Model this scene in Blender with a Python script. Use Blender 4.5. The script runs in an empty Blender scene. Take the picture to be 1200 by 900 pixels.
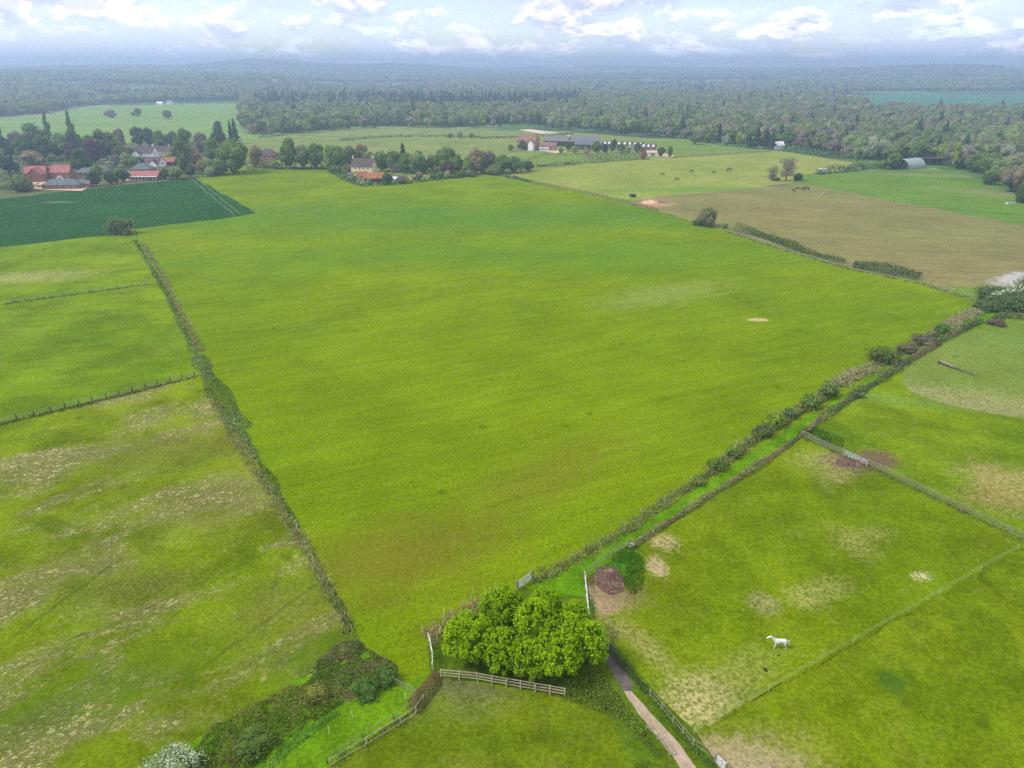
import bpy, bmesh, math, random
import numpy as np
from mathutils import Vector, Matrix
from mathutils.geometry import tessellate_polygon

R = math.radians
rnd = random.Random(7)
scene = bpy.context.scene
COL = scene.collection

# ---------------------------------------------------------------- camera
CAM_H, PITCH, FPX = 60.0, R(24.5), 813.0
cam = bpy.data.cameras.new("camera")
cam.sensor_width = 36.0
cam.lens = 36.0 * FPX / 1200.0
cam.clip_start, cam.clip_end = 0.5, 40000
camo = bpy.data.objects.new("camera", cam)
camo.location = (0, 0, CAM_H)
camo.rotation_euler = (R(90) - PITCH, 0, 0)
COL.objects.link(camo)
scene.camera = camo

SP, CP = math.sin(PITCH), math.cos(PITCH)


def G(px, py, z=0.0):
    """point of the photograph (1200 x 900) -> place on the ground"""
    v = (450.0 - py) / FPX
    d = (z - CAM_H) / (-SP + v * CP)
    return ((px - 600.0) / FPX * d, (CP + v * SP) * d)


def mpp(py):
    v = (450.0 - py) / FPX
    return (CAM_H / (SP - v * CP)) / FPX


def to_px(x, y, z=0.0):
    dz = z - CAM_H
    f = y * CP - dz * SP
    u = y * SP + dz * CP
    return 600 + FPX * x / f, 450 - FPX * u / f


# ---------------------------------------------------------------- objects
def tag(o, label=None, cat=None, group=None, kind=None):
    if label: o["label"] = label
    if cat: o["category"] = cat
    if group: o["group"] = group
    if kind: o["kind"] = kind
    return o


def empty(name, loc=(0, 0, 0), rz=0.0):
    o = bpy.data.objects.new(name, None)
    o.empty_display_size = 0.2
    o.location = loc
    o.rotation_euler = (0, 0, rz)
    COL.objects.link(o)
    return o


def link(name, me, parent=None):
    o = bpy.data.objects.new(name, me)
    COL.objects.link(o)
    if parent is not None: o.parent = parent
    return o


def copy_tree(o, parent=None):
    c = o.copy()
    COL.objects.link(c)
    c.parent = parent
    for ch in [k for k in bpy.data.objects if k.parent is o]:
        copy_tree(ch, c)
    return c


class MB:
    """collects boxes, bars, tubes and polygons into one mesh"""
    def __init__(s): s.v = []; s.f = []

    def add(s, vs, fs):
        n = len(s.v)
        s.v += [tuple(v) for v in vs]
        s.f += [tuple(i + n for i in f) for f in fs]
        return s

    def box(s, x0, x1, y0, y1, z0, z1):
        return s.add([(x0, y0, z0), (x1, y0, z0), (x1, y1, z0), (x0, y1, z0), (x0, y0, z1), (x1, y0, z1), (x1, y1, z1), (x0, y1, z1)],
                     [(3, 2, 1, 0), (4, 5, 6, 7), (0, 1, 5, 4), (1, 2, 6, 5), (2, 3, 7, 6), (3, 0, 4, 7)])

    def bar(s, a, b, w, h):
        a, b = Vector(a), Vector(b)
        d = (b - a).normalized()
        sd = d.cross(Vector((0, 0, 1)))
        sd = Vector((1, 0, 0)) if sd.length < 1e-4 else sd.normalized()
        up = sd.cross(d)
        vs = []
        for p in (a, b):
            for i, j in ((-1, -1), (1, -1), (1, 1), (-1, 1)):
                vs.append(p + sd * (i * w / 2) + up * (j * h / 2))
        return s.add(vs, [(3, 2, 1, 0), (4, 5, 6, 7), (0, 1, 5, 4), (1, 2, 6, 5), (2, 3, 7, 6), (3, 0, 4, 7)])

    def tube(s, pts, rads, n=7):
        vs, fs = [], []
        pts = [Vector(p) for p in pts]
        for i, p in enumerate(pts):
            d = (pts[min(i + 1, len(pts) - 1)] - pts[max(i - 1, 0)]).normalized()
            a = d.cross(Vector((0.31, 0.87, 0.2))).normalized()
            b = d.cross(a)
            for k in range(n):
                t = 2 * math.pi * k / n
                vs.append(p + (a * math.cos(t) + b * math.sin(t)) * rads[i])
        for i in range(len(pts) - 1):
            for k in range(n):
                k2 = (k + 1) % n
                fs.append((i * n + k, i * n + k2, (i + 1) * n + k2, (i + 1) * n + k))
        fs.append(tuple(range(n))[::-1])
        fs.append(tuple((len(pts) - 1) * n + k for k in range(n)))
        return s.add(vs, fs)

    def mesh(s, name, mat, smooth=False):
        me = bpy.data.meshes.new(name)
        me.from_pydata(s.v, [], s.f)
        me.materials.append(mat)
        if smooth: me.polygons.foreach_set("use_smooth", [True] * len(me.polygons))
        me.update()
        return me

    def build(s, name, mat, parent=None, smooth=False):
        return link(name, s.mesh(name, mat, smooth), parent)


# ---------------------------------------------------------------- shader helpers
class SH:
    def __init__(s, name):
        s.m = bpy.data.materials.new(name)
        s.m.use_nodes = True
        s.t = s.m.node_tree
        s.t.nodes.clear()

    def n(s, typ, **kw):
        nd = s.t.nodes.new(typ)
        for k, v in kw.items():
            setattr(nd, k, v)
        return nd

    def put(s, sock, v):
        if isinstance(v, bpy.types.NodeSocket): s.t.links.new(v, sock)
        elif v is not None:
            if sock.type == 'RGBA' and len(v) == 3: v = (*v, 1)
            sock.default_value = v

    def pos(s): return s.n('ShaderNodeNewGeometry').outputs['Position']

    def mapv(s, vec, loc=(0, 0, 0), rot=0.0, scale=(1, 1, 1)):
        nd = s.n('ShaderNodeMapping')
        s.put(nd.inputs['Vector'], vec)
        nd.inputs['Location'].default_value = loc
        nd.inputs['Rotation'].default_value = (0, 0, rot)
        nd.inputs['Scale'].default_value = scale
        return nd.outputs[0]

    def noise(s, vec, scale, detail=3.0, rough=0.55, dist=0.0):
        nd = s.n('ShaderNodeTexNoise')
        s.put(nd.inputs['Vector'], vec)
        nd.inputs['Scale'].default_value = scale
        nd.inputs['Detail'].default_value = detail
        nd.inputs['Roughness'].default_value = rough
        nd.inputs['Distortion'].default_value = dist
        return nd.outputs['Fac']

    def voro(s, vec, scale, out='Distance', rand=1.0):
        nd = s.n('ShaderNodeTexVoronoi')
        s.put(nd.inputs['Vector'], vec)
        nd.inputs['Scale'].default_value = scale
        nd.inputs['Randomness'].default_value = rand
        return nd.outputs[out]

    def rng(s, v, a, b, c=0.0, d=1.0, smooth=True):
        nd = s.n('ShaderNodeMapRange')
        if smooth: nd.interpolation_type = 'SMOOTHSTEP'
        s.put(nd.inputs['Value'], v)
        nd.inputs['From Min'].default_value = a
        nd.inputs['From Max'].default_value = b
        nd.inputs['To Min'].default_value = c
        nd.inputs['To Max'].default_value = d
        return nd.outputs[0]

    def math(s, op, a, b=0.0):
        nd = s.n('ShaderNodeMath', operation=op)
        s.put(nd.inputs[0], a)
        s.put(nd.inputs[1], b)
        return nd.outputs[0]

    def vmath(s, op, a, b=None):
        nd = s.n('ShaderNodeVectorMath', operation=op)
        s.put(nd.inputs[0], a)
        if b is not None: s.put(nd.inputs[1], b)
        return nd.outputs['Value'] if op in ('LENGTH', 'DISTANCE', 'DOT_PRODUCT') else nd.outputs[0]

    def mix(s, f, a, b, mode='MIX'):
        nd = s.n('ShaderNodeMix', data_type='RGBA', blend_type=mode)
        s.put(nd.inputs[0], f)
        s.put(nd.inputs[6], a)
        s.put(nd.inputs[7], b)
        return nd.outputs[2]

    def scale(s, col, f):
        nd = s.n('ShaderNodeVectorMath', operation='SCALE')
        s.put(nd.inputs[0], col)
        s.put(nd.inputs['Scale'], f)
        return nd.outputs[0]

    def bump(s, h, strength, dist):
        nd = s.n('ShaderNodeBump')
        s.put(nd.inputs['Height'], h)
        nd.inputs['Strength'].default_value = strength
        nd.inputs['Distance'].default_value = dist
        return nd.outputs[0]

    def out(s, col, rough=0.9, normal=None, spec=0.2, metal=0.0):
        p = s.n('ShaderNodeBsdfPrincipled')
        s.put(p.inputs['Base Color'], col)
        s.put(p.inputs['Roughness'], rough)
        p.inputs['Specular IOR Level'].default_value = spec
        p.inputs['Metallic'].default_value = metal
        if normal is not None: s.put(p.inputs['Normal'], normal)
        o = s.n('ShaderNodeOutputMaterial')
        s.t.links.new(p.outputs[0], o.inputs['Surface'])
        return s.m


def plain(name, col, rough=0.8, var=0.25, scale=1.5, spec=0.2, bump=0.0, metal=0.0):
    s = SH(name)
    co = s.n('ShaderNodeTexCoord').outputs['Object']
    n1 = s.noise(co, scale, 4, 0.65)
    c = s.scale(s.mix(0.0, col, col), s.rng(n1, 0.3, 0.7, 1 - var, 1 + var))
    nm = s.bump(n1, bump, 0.05) if bump else None
    return s.out(c, rough, nm, spec, metal)


def tiles(name, col, var=0.2, row=0.35, spec=0.2):
    """pitched roof covering: rows of tiles that weather unevenly"""
    s = SH(name)
    co = s.n('ShaderNodeTexCoord').outputs['Object']
    br = s.n('ShaderNodeTexBrick')
    s.put(br.inputs['Vector'], s.mapv(co, scale=(1, 1, 1)))
    br.inputs['Scale'].default_value = 1.0 / row
    c2 = tuple(x * 0.8 for x in col)
    s.put(br.inputs['Color1'], col)
    s.put(br.inputs['Color2'], c2)
    s.put(br.inputs['Mortar'], tuple(x * 0.6 for x in col))
    br.inputs['Mortar Size'].default_value = 0.02
    n1 = s.noise(co, 0.5, 5, 0.7)
    c = s.scale(br.outputs['Color'], s.rng(n1, 0.3, 0.7, 1 - var, 1 + var))
    return s.out(c, 0.8, None, spec)


# foliage: leaf colour = colour of the thing x variation stored on each leaf
def foliage_mat(name, trans=0.3):
    s = SH(name)
    at = s.n('ShaderNodeAttribute', attribute_name='Col').outputs['Color']
    oi = s.n('ShaderNodeObjectInfo').outputs['Color']
    c = s.scale(s.mix(1.0, at, oi, 'MULTIPLY'), 1.9)
    d = s.n('ShaderNodeBsdfDiffuse')
    s.put(d.inputs['Color'], c)
    tr = s.n('ShaderNodeBsdfTranslucent')
    s.put(tr.inputs['Color'], s.mix(1.0, c, (1.15, 1.25, 0.6), 'MULTIPLY'))
    mx = s.n('ShaderNodeMixShader')
    mx.inputs[0].default_value = trans
    s.t.links.new(d.outputs[0], mx.inputs[1])
    s.t.links.new(tr.outputs[0], mx.inputs[2])
    o = s.n('ShaderNodeOutputMaterial')
    s.t.links.new(mx.outputs[0], o.inputs['Surface'])
    return s.m


LEAF = foliage_mat("leaves")
BARK = plain("bark", (0.09, 0.07, 0.055), 0.95, 0.3, 3.0)

# ---------------------------------------------------------------- grass sheets
def grass_mat(name, base, alt, dry=(0.30, 0.25, 0.10), big=0.018, bigmix=0.8, straw=0.0, straw_dir=0.0, streak=0.0,
              streak_dir=0.0, spots=0.0, fine=1.0, patches=(), bumpy=0.6, straw_lo=0.5, streak_scale=0.35, mottled=0.25, tracks=()):
    s = SH(name)
    P = s.pos()
    n1 = s.noise(P, big, 5, 0.62, 0.6)
    c = s.mix(s.rng(n1, 0.36, 0.64, 0, bigmix), base, alt)
    n2 = s.noise(s.mapv(P, loc=(31, 7, 0)), big * 4.3, 5, 0.65)
    c = s.scale(c, s.rng(n2, 0.3, 0.7, 1 - mottled, 1 + mottled))
    # yellower and browner drifts
    n3 = s.noise(s.mapv(P, loc=(-91, 57, 0)), big * 2.2, 6, 0.7)
    c = s.mix(s.rng(n3, 0.52, 0.78, 0, 0.3), c, tuple(0.5 * a + 0.5 * b for a, b in zip(alt, dry)))
    if streak:
        st = s.noise(s.mapv(s.mapv(P, rot=-streak_dir), scale=(0.12, 1.0, 1)), streak_scale, 5, 0.62, 0.4)
        c = s.scale(c, s.rng(st, 0.3, 0.7, 1 - streak, 1 + streak))
    fn = s.noise(P, 2.3, 5, 0.8)
    c = s.scale(c, s.rng(fn, 0.28, 0.72, 1 - 0.35 * fine, 1 + 0.35 * fine))
    fo = s.noise(s.mapv(P, loc=(5, 5, 0)), 0.45, 4, 0.7)
    c = s.mix(s.rng(fo, 0.55, 0.75, 0, 0.24), c, dry)
    fl = s.voro(s.mapv(P, loc=(17, 3, 0)), 0.16)
    fk = s.math('MULTIPLY', s.rng(fl, 0.035, 0.075, 0.55, 0), s.rng(n2, 0.4, 0.6))
    c = s.mix(fk, c, tuple(0.8 * q for q in dry))
    fd = s.voro(s.mapv(P, loc=(-7, 23, 0)), 0.11)
    c = s.mix(s.rng(fd, 0.04, 0.13, 0.5, 0), c, tuple(q * 0.5 for q in base))
    h = fn
    if straw:
        area = s.noise(s.mapv(s.mapv(P, rot=-straw_dir), loc=(11, -3, 0), scale=(0.45, 1, 1)), big * 4.2, 5, 0.62, 0.6)
        fib = s.noise(s.mapv(s.mapv(P, rot=-straw_dir), scale=(0.6, 1, 1)), 1.7, 5, 0.66, 1.6)
        m = s.math('MULTIPLY', s.rng(area, straw_lo, straw_lo + 0.16), s.rng(fib, 0.45, 0.585))
        c = s.mix(s.rng(area, straw_lo, straw_lo + 0.2, 0, 0.38), c, tuple(0.62 * q for q in dry))
        c = s.mix(s.math('MULTIPLY', m, straw), c, dry)
        h = s.math('ADD', fn, s.math('MULTIPLY', m, 0.8))
    if spots:
        sv = s.noise(s.mapv(P, loc=(3, 77, 0)), 0.11, 2, 0.5, 0.8)
        c = s.mix(s.rng(sv, 0.66, 0.74, 0, spots), c, tuple(x * 0.55 for x in base))
    for (px, py, rx, ry, rot, colr, amt, edge) in patches:
        x, y = G(px, py)
        q = s.mapv(s.vmath('SUBTRACT', P, (x, y, 0)), rot=-rot)
        q = s.vmath('MULTIPLY', q, (1.0 / rx, 1.0 / ry, 0))
        d = s.vmath('LENGTH', q)
        nn = s.noise(P, 2.4 / max(0.5, min(rx, ry)), 6, 0.75)
        d = s.math('ADD', d, s.rng(nn, 0.2, 0.8, 0.95, -0.55, False))
        k = s.math('MULTIPLY', s.rng(d, 1.0 - edge, 1.0 + edge, amt, 0), s.rng(fn, 0.36, 0.56, 0.12 + 0.8 * (edge < 0.45), 1))
        cc = s.scale(s.mix(0.0, colr, colr), s.rng(fn, 0.3, 0.7, 0.6, 1.4))
        c = s.mix(k, c, cc)
    for (a, b, w, colr, amt) in tracks:
        (ax, ay), (bx, by) = G(*a), G(*b)
        ang = math.atan2(by - ay, bx - ax); L = math.hypot(bx - ax, by - ay)
        q = s.n('ShaderNodeSeparateXYZ')
        s.put(q.inputs[0], s.mapv(s.vmath('SUBTRACT', P, (ax, ay, 0)), rot=-ang))
        wob = s.rng(s.noise(P, 0.06, 3, 0.5), 0, 1, -1.2, 1.2, False)
        dd = s.math('ABSOLUTE', s.math('ADD', q.outputs[1], wob))
        k = s.math('MULTIPLY', s.rng(dd, w * 0.4, w, amt, 0), s.rng(fo, 0.3, 0.6))
        k = s.math('MULTIPLY', k, s.math('MULTIPLY', s.rng(q.outputs[0], 0, 2), s.rng(q.outputs[0], L - 2, L, 1, 0)))
        c = s.mix(k, c, colr)
    return s.out(c, 1.0, s.bump(h, bumpy, 0.35), 0.0)


LAYER = [0.0]


def sheet(name, pts, mat, jitter=0.35, z=None, world=False, step=None):
    """a field or other flat surface with a slightly uneven outline, each sheet just above the last"""
    LAYER[0] += 0.006
    z = LAYER[0] if z is None else z
    w = [p if world else G(*p) for p in pts]
    out = []
    for i, a in enumerate(w):
        b = w[(i + 1) % len(w)]
        L = math.hypot(b[0] - a[0], b[1] - a[1])
        dist = math.hypot((a[0] + b[0]) / 2, (a[1] + b[1]) / 2)
        n = max(1, min(60, int(L / (step or max(3.0, dist / 60)))))
        j = jitter * max(1, dist / 150)
        for k in range(n):
            t = k / n
            jj = j if k else 0
            out.append((a[0] + (b[0] - a[0]) * t + rnd.uniform(-jj, jj), a[1] + (b[1] - a[1]) * t + rnd.uniform(-jj, jj), z))
    tris = tessellate_polygon([[Vector(p) for p in out]])
    me = bpy.data.meshes.new(name)
    fs = []
    for t in tris:
        a, b, c = (out[i] for i in t)
        cr = (b[0] - a[0]) * (c[1] - a[1]) - (b[1] - a[1]) * (c[0] - a[0])
        fs.append(t if cr > 0 else t[::-1])
    me.from_pydata(out, [], fs)
    me.materials.append(mat)
    o = link(name, me)
    return tag(o, kind="structure")


def ribbon(pts_px, w, world=False):
    """outline of a strip of width w (metres) along a line of photo points"""
    c = [Vector(p if world else G(*p)) for p in pts_px]
    l, r = [], []
    for i, p in enumerate(c):
        d = (c[min(i + 1, len(c) - 1)] - c[max(i - 1, 0)]).normalized()
        n = Vector((-d.y, d.x))
        l.append(tuple(p + n * w / 2)); r.append(tuple(p - n * w / 2))
    return l + r[::-1]

# ---------------------------------------------------------------- light and sky
SUN_EL, SUN_AZ = R(48), R(-100)          # azimuth measured clockwise from +Y (view direction)
sun = bpy.data.lights.new("sun", 'SUN')
sun.energy = 1.5
sun.angle = R(10)
sun.color = (1.0, 0.955, 0.88)
suno = bpy.data.objects.new("sun", sun)
sd = Vector((math.sin(SUN_AZ) * math.cos(SUN_EL), math.cos(SUN_AZ) * math.cos(SUN_EL), math.sin(SUN_EL)))
suno.rotation_euler = sd.to_track_quat('Z', 'Y').to_euler()
suno.location = sd * 300
COL.objects.link(suno)

world = bpy.data.worlds.new("World")
scene.world = world
world.use_nodes = True
W = SH.__new__(SH)
W.t = world.node_tree
W.t.nodes.clear()
sky = W.n('ShaderNodeTexSky', sky_type='NISHITA')
sky.sun_disc = False
sky.sun_elevation = SUN_EL
sky.sun_rotation = SUN_AZ
sky.altitude = 100
sky.air_density, sky.dust_density, sky.ozone_density = 1.0, 1.5, 1.5
dirv = W.n('ShaderNodeTexCoord').outputs['Generated']
sep = W.n('ShaderNodeSeparateXYZ')
W.put(sep.inputs[0], dirv)
az = W.math('ARCTAN2', sep.outputs[0], sep.outputs[1])
el = W.math('ABSOLUTE', W.math('ARCSINE', sep.outputs[2]))
# banks of cumulus: puffs get thinner and closer together towards the horizon
elp = W.math('POWER', W.math('ADD', el, 0.004), 0.72)


def cloudvec(shift):
    cb = W.n('ShaderNodeCombineXYZ')
    W.put(cb.inputs[0], W.math('MULTIPLY', az, 14.0))
    W.put(cb.inputs[1], W.math('MULTIPLY', W.math('ADD', elp, shift), 19.0))
    cb.inputs[2].default_value = 3.7
    return cb.outputs[0]


big = W.noise(cloudvec(0), 0.42, 2, 0.5, 0.3)
f0 = W.noise(cloudvec(0), 1.15, 9, 0.60, 0.35)
f1 = W.noise(cloudvec(0.018), 1.15, 9, 0.60, 0.35)
dens = W.math('ADD', f0, W.math('MULTIPLY', W.math('SUBTRACT', big, 0.5), 0.45))
for (cpx, cpy, wx, wy, amt) in ((150, 12, .075, .017, .30), (38, 24, .06, .018, .22), (380, 40, .06, .011, .16), (470, 30, .05, .010, .10), (590, 40, .10, .011, .18), (720, 60, .2, .006, .12),
                                (905, 36, .05, .012, .2), (1010, 22, .05, .016, .16), (1180, 48, .06, .015, .22), (620, 70, .16, .006, .14), (300, 12, .1, .012, .12), (870, 6, .1, .008, .15)):
    a0 = math.atan((cpx - 600) / FPX); e0 = math.atan((79.5 - cpy) / FPX * math.cos(a0) ** 1)
    ga = W.math('MULTIPLY', W.math('SUBTRACT', az, a0), 1 / wx); ge = W.math('MULTIPLY', W.math('SUBTRACT', el, e0), 1 / wy)
    gg = W.math('ADD', W.math('MULTIPLY', ga, ga), W.math('MULTIPLY', ge, ge))
    dens = W.math('ADD', dens, W.math('MULTIPLY', W.math('POWER', 2.718, W.math('MULTIPLY', gg, -1.0)), amt * .75))
dens = W.math('SUBTRACT', dens, 0.05)
mask = W.rng(dens, 0.40, 0.62)
veil = W.rng(W.noise(cloudvec(0.3), 0.5, 5, 0.6), 0.35, 0.65, 0.0, 0.8)
lit = W.rng(W.math('SUBTRACT', f0, f1), -0.08, 0.10)
core = W.rng(dens, 0.56, 0.70)
# lit tops carry a little pink
warm = W.rng(W.noise(cloudvec(0.9), 0.5, 3, 0.6), 0.4, 0.6)
ccol = W.mix(lit, (2.7, 2.9, 3.8), W.mix(warm, (6.0, 6.1, 6.7), (6.9, 5.8, 5.9)))
ccol = W.mix(W.math('MULTIPLY', core, 0.6), ccol, (2.5, 2.7, 3.4))
skyc = W.mix(veil, sky.outputs[0], (3.4, 3.6, 4.5))
colr = W.mix(mask, skyc, ccol)
colr = W.scale(colr, W.rng(el, 0.0, 0.075, 1.75, 1.0, False))
# overhead the layer is denser than near the horizon, as under any broken cloud
over = W.rng(el, 0.12, 0.7, 0, 0.7)
colr = W.mix(over, colr, (5.4, 5.4, 5.5))
bg = W.n('ShaderNodeBackground')
W.put(bg.inputs['Color'], colr)
bg.inputs['Strength'].default_value = 0.1
wo = W.n('ShaderNodeOutputWorld')
W.t.links.new(bg.outputs[0], wo.inputs['Surface'])

# ---------------------------------------------------------------- terrain
def height(x, y):
    x, y = np.asarray(x, float), np.asarray(y, float)
    r = np.hypot(x, y)
    a = np.degrees(np.arctan2(x, y))
    left = np.clip((-a - 11) / 8, 0, 1)
    r0 = 1450 * left + 2200 * (1 - left)
    t = np.clip((r - r0) / 1700, 0, 1)
    h = (24 + 14 * left) * t * t * (3 - 2 * t) + 26 * np.clip((r - 4200) / 3600, 0, 1)
    und = 6 * np.sin(x / 410 + 1) * np.cos(y / 530) + 5 * np.sin(x / 230 + y / 340)
    h = h + und * np.clip((r - 2300) / 1500, 0, 1)

    def ridge(a0, wa, r0, wr, hh):
        return hh * np.exp(-((a - a0) / wa) ** 2) * np.exp(-((r - r0) / wr) ** 2)
    h = h + ridge(-19, 6, 5200, 700, 52) + ridge(-27, 5, 4700, 600, 20) + ridge(-9, 5, 5600, 600, 42)
    h = h + ridge(9, 7, 6400, 700, 30) + ridge(29, 8, 4300, 600, 36) + ridge(38, 6, 3000, 420, 12)
    return h


na, radii = 288, [2.0]
while radii[-1] < 8800: radii.append(radii[-1] * 1.055 + 3)
tv, tf = [(0, 0, -0.05)], []
for r_ in radii:
    A = np.linspace(0, 2 * np.pi, na, endpoint=False)
    X, Y = r_ * np.sin(A), r_ * np.cos(A)
    Z = height(X, Y) - 0.05
    tv += list(zip(X.tolist(), Y.tolist(), Z.tolist()))
for k in range(na): tf.append((0, 1 + (k + 1) % na, 1 + k))
for i in range(len(radii) - 1):
    for k in range(na):
        a_, b_ = 1 + i * na + k, 1 + i * na + (k + 1) % na
        tf.append((a_, b_, b_ + na, a_ + na))
s = SH("countryside")
P = s.pos()
cell = s.voro(s.vmath('ADD', P, s.scale(s.n('ShaderNodeTexNoise').outputs['Color'], 0.0)), 0.0032, 'Color')
sc_ = s.n('ShaderNodeSeparateColor'); s.put(sc_.inputs[0], cell)
c = s.mix(s.rng(sc_.outputs[0], 0.3, 0.7), (0.06, 0.13, 0.03), (0.12, 0.17, 0.05))
c = s.mix(s.rng(sc_.outputs[1], 0.75, 0.8), c, (0.2, 0.17, 0.1))
c = s.mix(s.rng(s.noise(P, 0.004, 4, 0.6), 0.48, 0.55), c, (0.03, 0.05, 0.03))
nn = s.noise(P, 0.05, 6, 0.7)
c = s.scale(c, s.rng(nn, 0.3, 0.7, 0.7, 1.3))
terr_mat = s.out(c, 0.95, s.bump(nn, 0.5, 2.0), 0.1)
me = bpy.data.meshes.new("ground")
me.from_pydata(tv, [], tf)
me.materials.append(terr_mat)
me.polygons.foreach_set("use_smooth", [True] * len(me.polygons))
tag(link("ground", me), kind="structure")

# ---------------------------------------------------------------- the air
hz = MB().box(-9000, 9000, -9000, 9000, -12.0, 152).build("haze", None)
hz.data.materials.clear()
hm = bpy.data.materials.new("air")
hm.use_nodes = True
hm.node_tree.nodes.clear()
pv = hm.node_tree.nodes.new('ShaderNodeVolumePrincipled')
pv.inputs['Color'].default_value = (0.52, 0.66, 0.90, 1)
pv.inputs['Density'].default_value = 0.00042
pv.inputs['Anisotropy'].default_value = 0.6
ho = hm.node_tree.nodes.new('ShaderNodeOutputMaterial')
hm.node_tree.links.new(pv.outputs[0], ho.inputs['Volume'])
hz.data.materials.append(hm)
tag(hz, kind="stuff")

# ---------------------------------------------------------------- fields
SOIL = (0.16, 0.10, 0.065)
DRY = (0.34, 0.29, 0.12)
m_mead = grass_mat("meadow_grass", (0.106, 0.168, 0.002), (0.138, 0.192, 0.002), dry=(0.22, 0.21, 0.03), big=0.010, mottled=0.12, streak_scale=0.4, streak=0.10, streak_dir=R(24),
                   spots=0.25, patches=[(888, 375, 3.2, 1.6, 0, (0.42, 0.32, 0.16), 0.9, 0.25),
                                        (470, 650, 17, 9, R(20), (0.13, 0.105, 0.015), 0.75, 0.7),
                                        (640, 560, 16, 7, R(40), (0.13, 0.115, 0.015), 0.6, 0.7),
                                        (780, 345, 24, 9, R(30), (0.25, 0.27, 0.08), 0.5, 0.7),
                                        (560, 255, 150, 34, R(4), (0.050, 0.150, 0.016), 0.8, 0.6),
                                        (380, 245, 80, 30, R(14), (0.06, 0.15, 0.014), 0.45, 0.6),
                                        (730, 300, 60, 22, R(6), (0.055, 0.17, 0.012), 0.5, 0.7),
                                        (430, 300, 90, 20, R(10), (0.055, 0.165, 0.010), 0.45, 0.7)])
m_far_mead = grass_mat("far_meadow_grass", (0.10, 0.20, 0.02), (0.14, 0.22, 0.025), big=0.01, fine=0.6, streak=0.12, streak_dir=R(8))
m_crop = grass_mat("crop_green", (0.016, 0.060, 0.016), (0.021, 0.070, 0.018), dry=(0.03, 0.085, 0.02), big=0.01, fine=0.25, streak=0.1,
                   streak_dir=R(6), mottled=0.1,
                   tracks=[((224, 210), (276, 253), 0.6, (0.12, 0.18, 0.08), 0.7), ((230, 209), (282, 251), 0.6, (0.12, 0.18, 0.08), 0.7)],
                   patches=[(68, 237, 9, 3, 0, (0.16, 0.22, 0.09), 0.5, 0.4)])
m_pad1 = grass_mat("paddock_grass", (0.090, 0.158, 0.003), (0.135, 0.190, 0.004), dry=(0.26, 0.24, 0.06), big=0.014, streak=0.08, streak_dir=R(15), spots=0.3,
                   patches=[(30, 325, 22, 8, R(10), (0.33, 0.30, 0.13), 0.6, 0.6)])
m_rough = grass_mat("rough_pasture", (0.118, 0.175, 0.003), (0.155, 0.198, 0.006), dry=(0.52, 0.47, 0.20), big=0.022, straw=0.8, straw_dir=R(38),
                    straw_lo=0.46, spots=0.6, bumpy=1.0, mottled=0.3,
                    patches=[(240, 520, 13, 9, 0, (0.15, 0.12, 0.045), 0.35, 0.6), (250, 590, 12, 9, 0, (0.15, 0.12, 0.045), 0.35, 0.6),
                             (330, 720, 8, 7, 0, (0.17, 0.14, 0.05), 0.35, 0.6), (170, 690, 8, 5, 0, (0.16, 0.13, 0.05), 0.35, 0.6),
                             (60, 680, 11, 7, 0.4, (0.15, 0.12, 0.05), 0.35, 0.6), (150, 530, 12, 6, 0.4, (0.15, 0.12, 0.05), 0.35, 0.6),
                             (380, 770, 7, 5, 0.4, (0.05, 0.12, 0.006), 0.6, 0.6), (120, 810, 16, 5, 0.5, (0.055, 0.13, 0.006), 0.6, 0.6),
                             (330, 840, 16, 5, 0.9, (0.07, 0.15, 0.006), 0.6, 0.6)],
                    tracks=[((0, 760), (150, 650), 0.45, (0.06, 0.09, 0.01), 0.6), ((0, 795), (330, 640), 0.4, (0.08, 0.10, 0.012), 0.4),
                            ((330, 640), (310, 760), 0.4, (0.08, 0.10, 0.015), 0.35), ((420, 650), (230, 790), 0.45, (0.07, 0.08, 0.015), 0.5)])
m_small = grass_mat("bottom_paddock", (0.085, 0.130, 0.003), (0.118, 0.148, 0.005), dry=(0.26, 0.23, 0.08), big=0.05, spots=0.6, mottled=0.2,
                    patches=[(548, 802, 6, 1.8, -0.1, (0.10, 0.10, 0.055), 0.7, 0.5), (555, 815, 5.5, 3.2, 0.2, (0.14, 0.14, 0.06), 0.5, 0.6)])
m_strip = grass_mat("lush_grass", (0.066, 0.165, 0.003), (0.105, 0.205, 0.004), dry=(0.22, 0.24, 0.05), big=0.06, spots=0.3)
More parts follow.
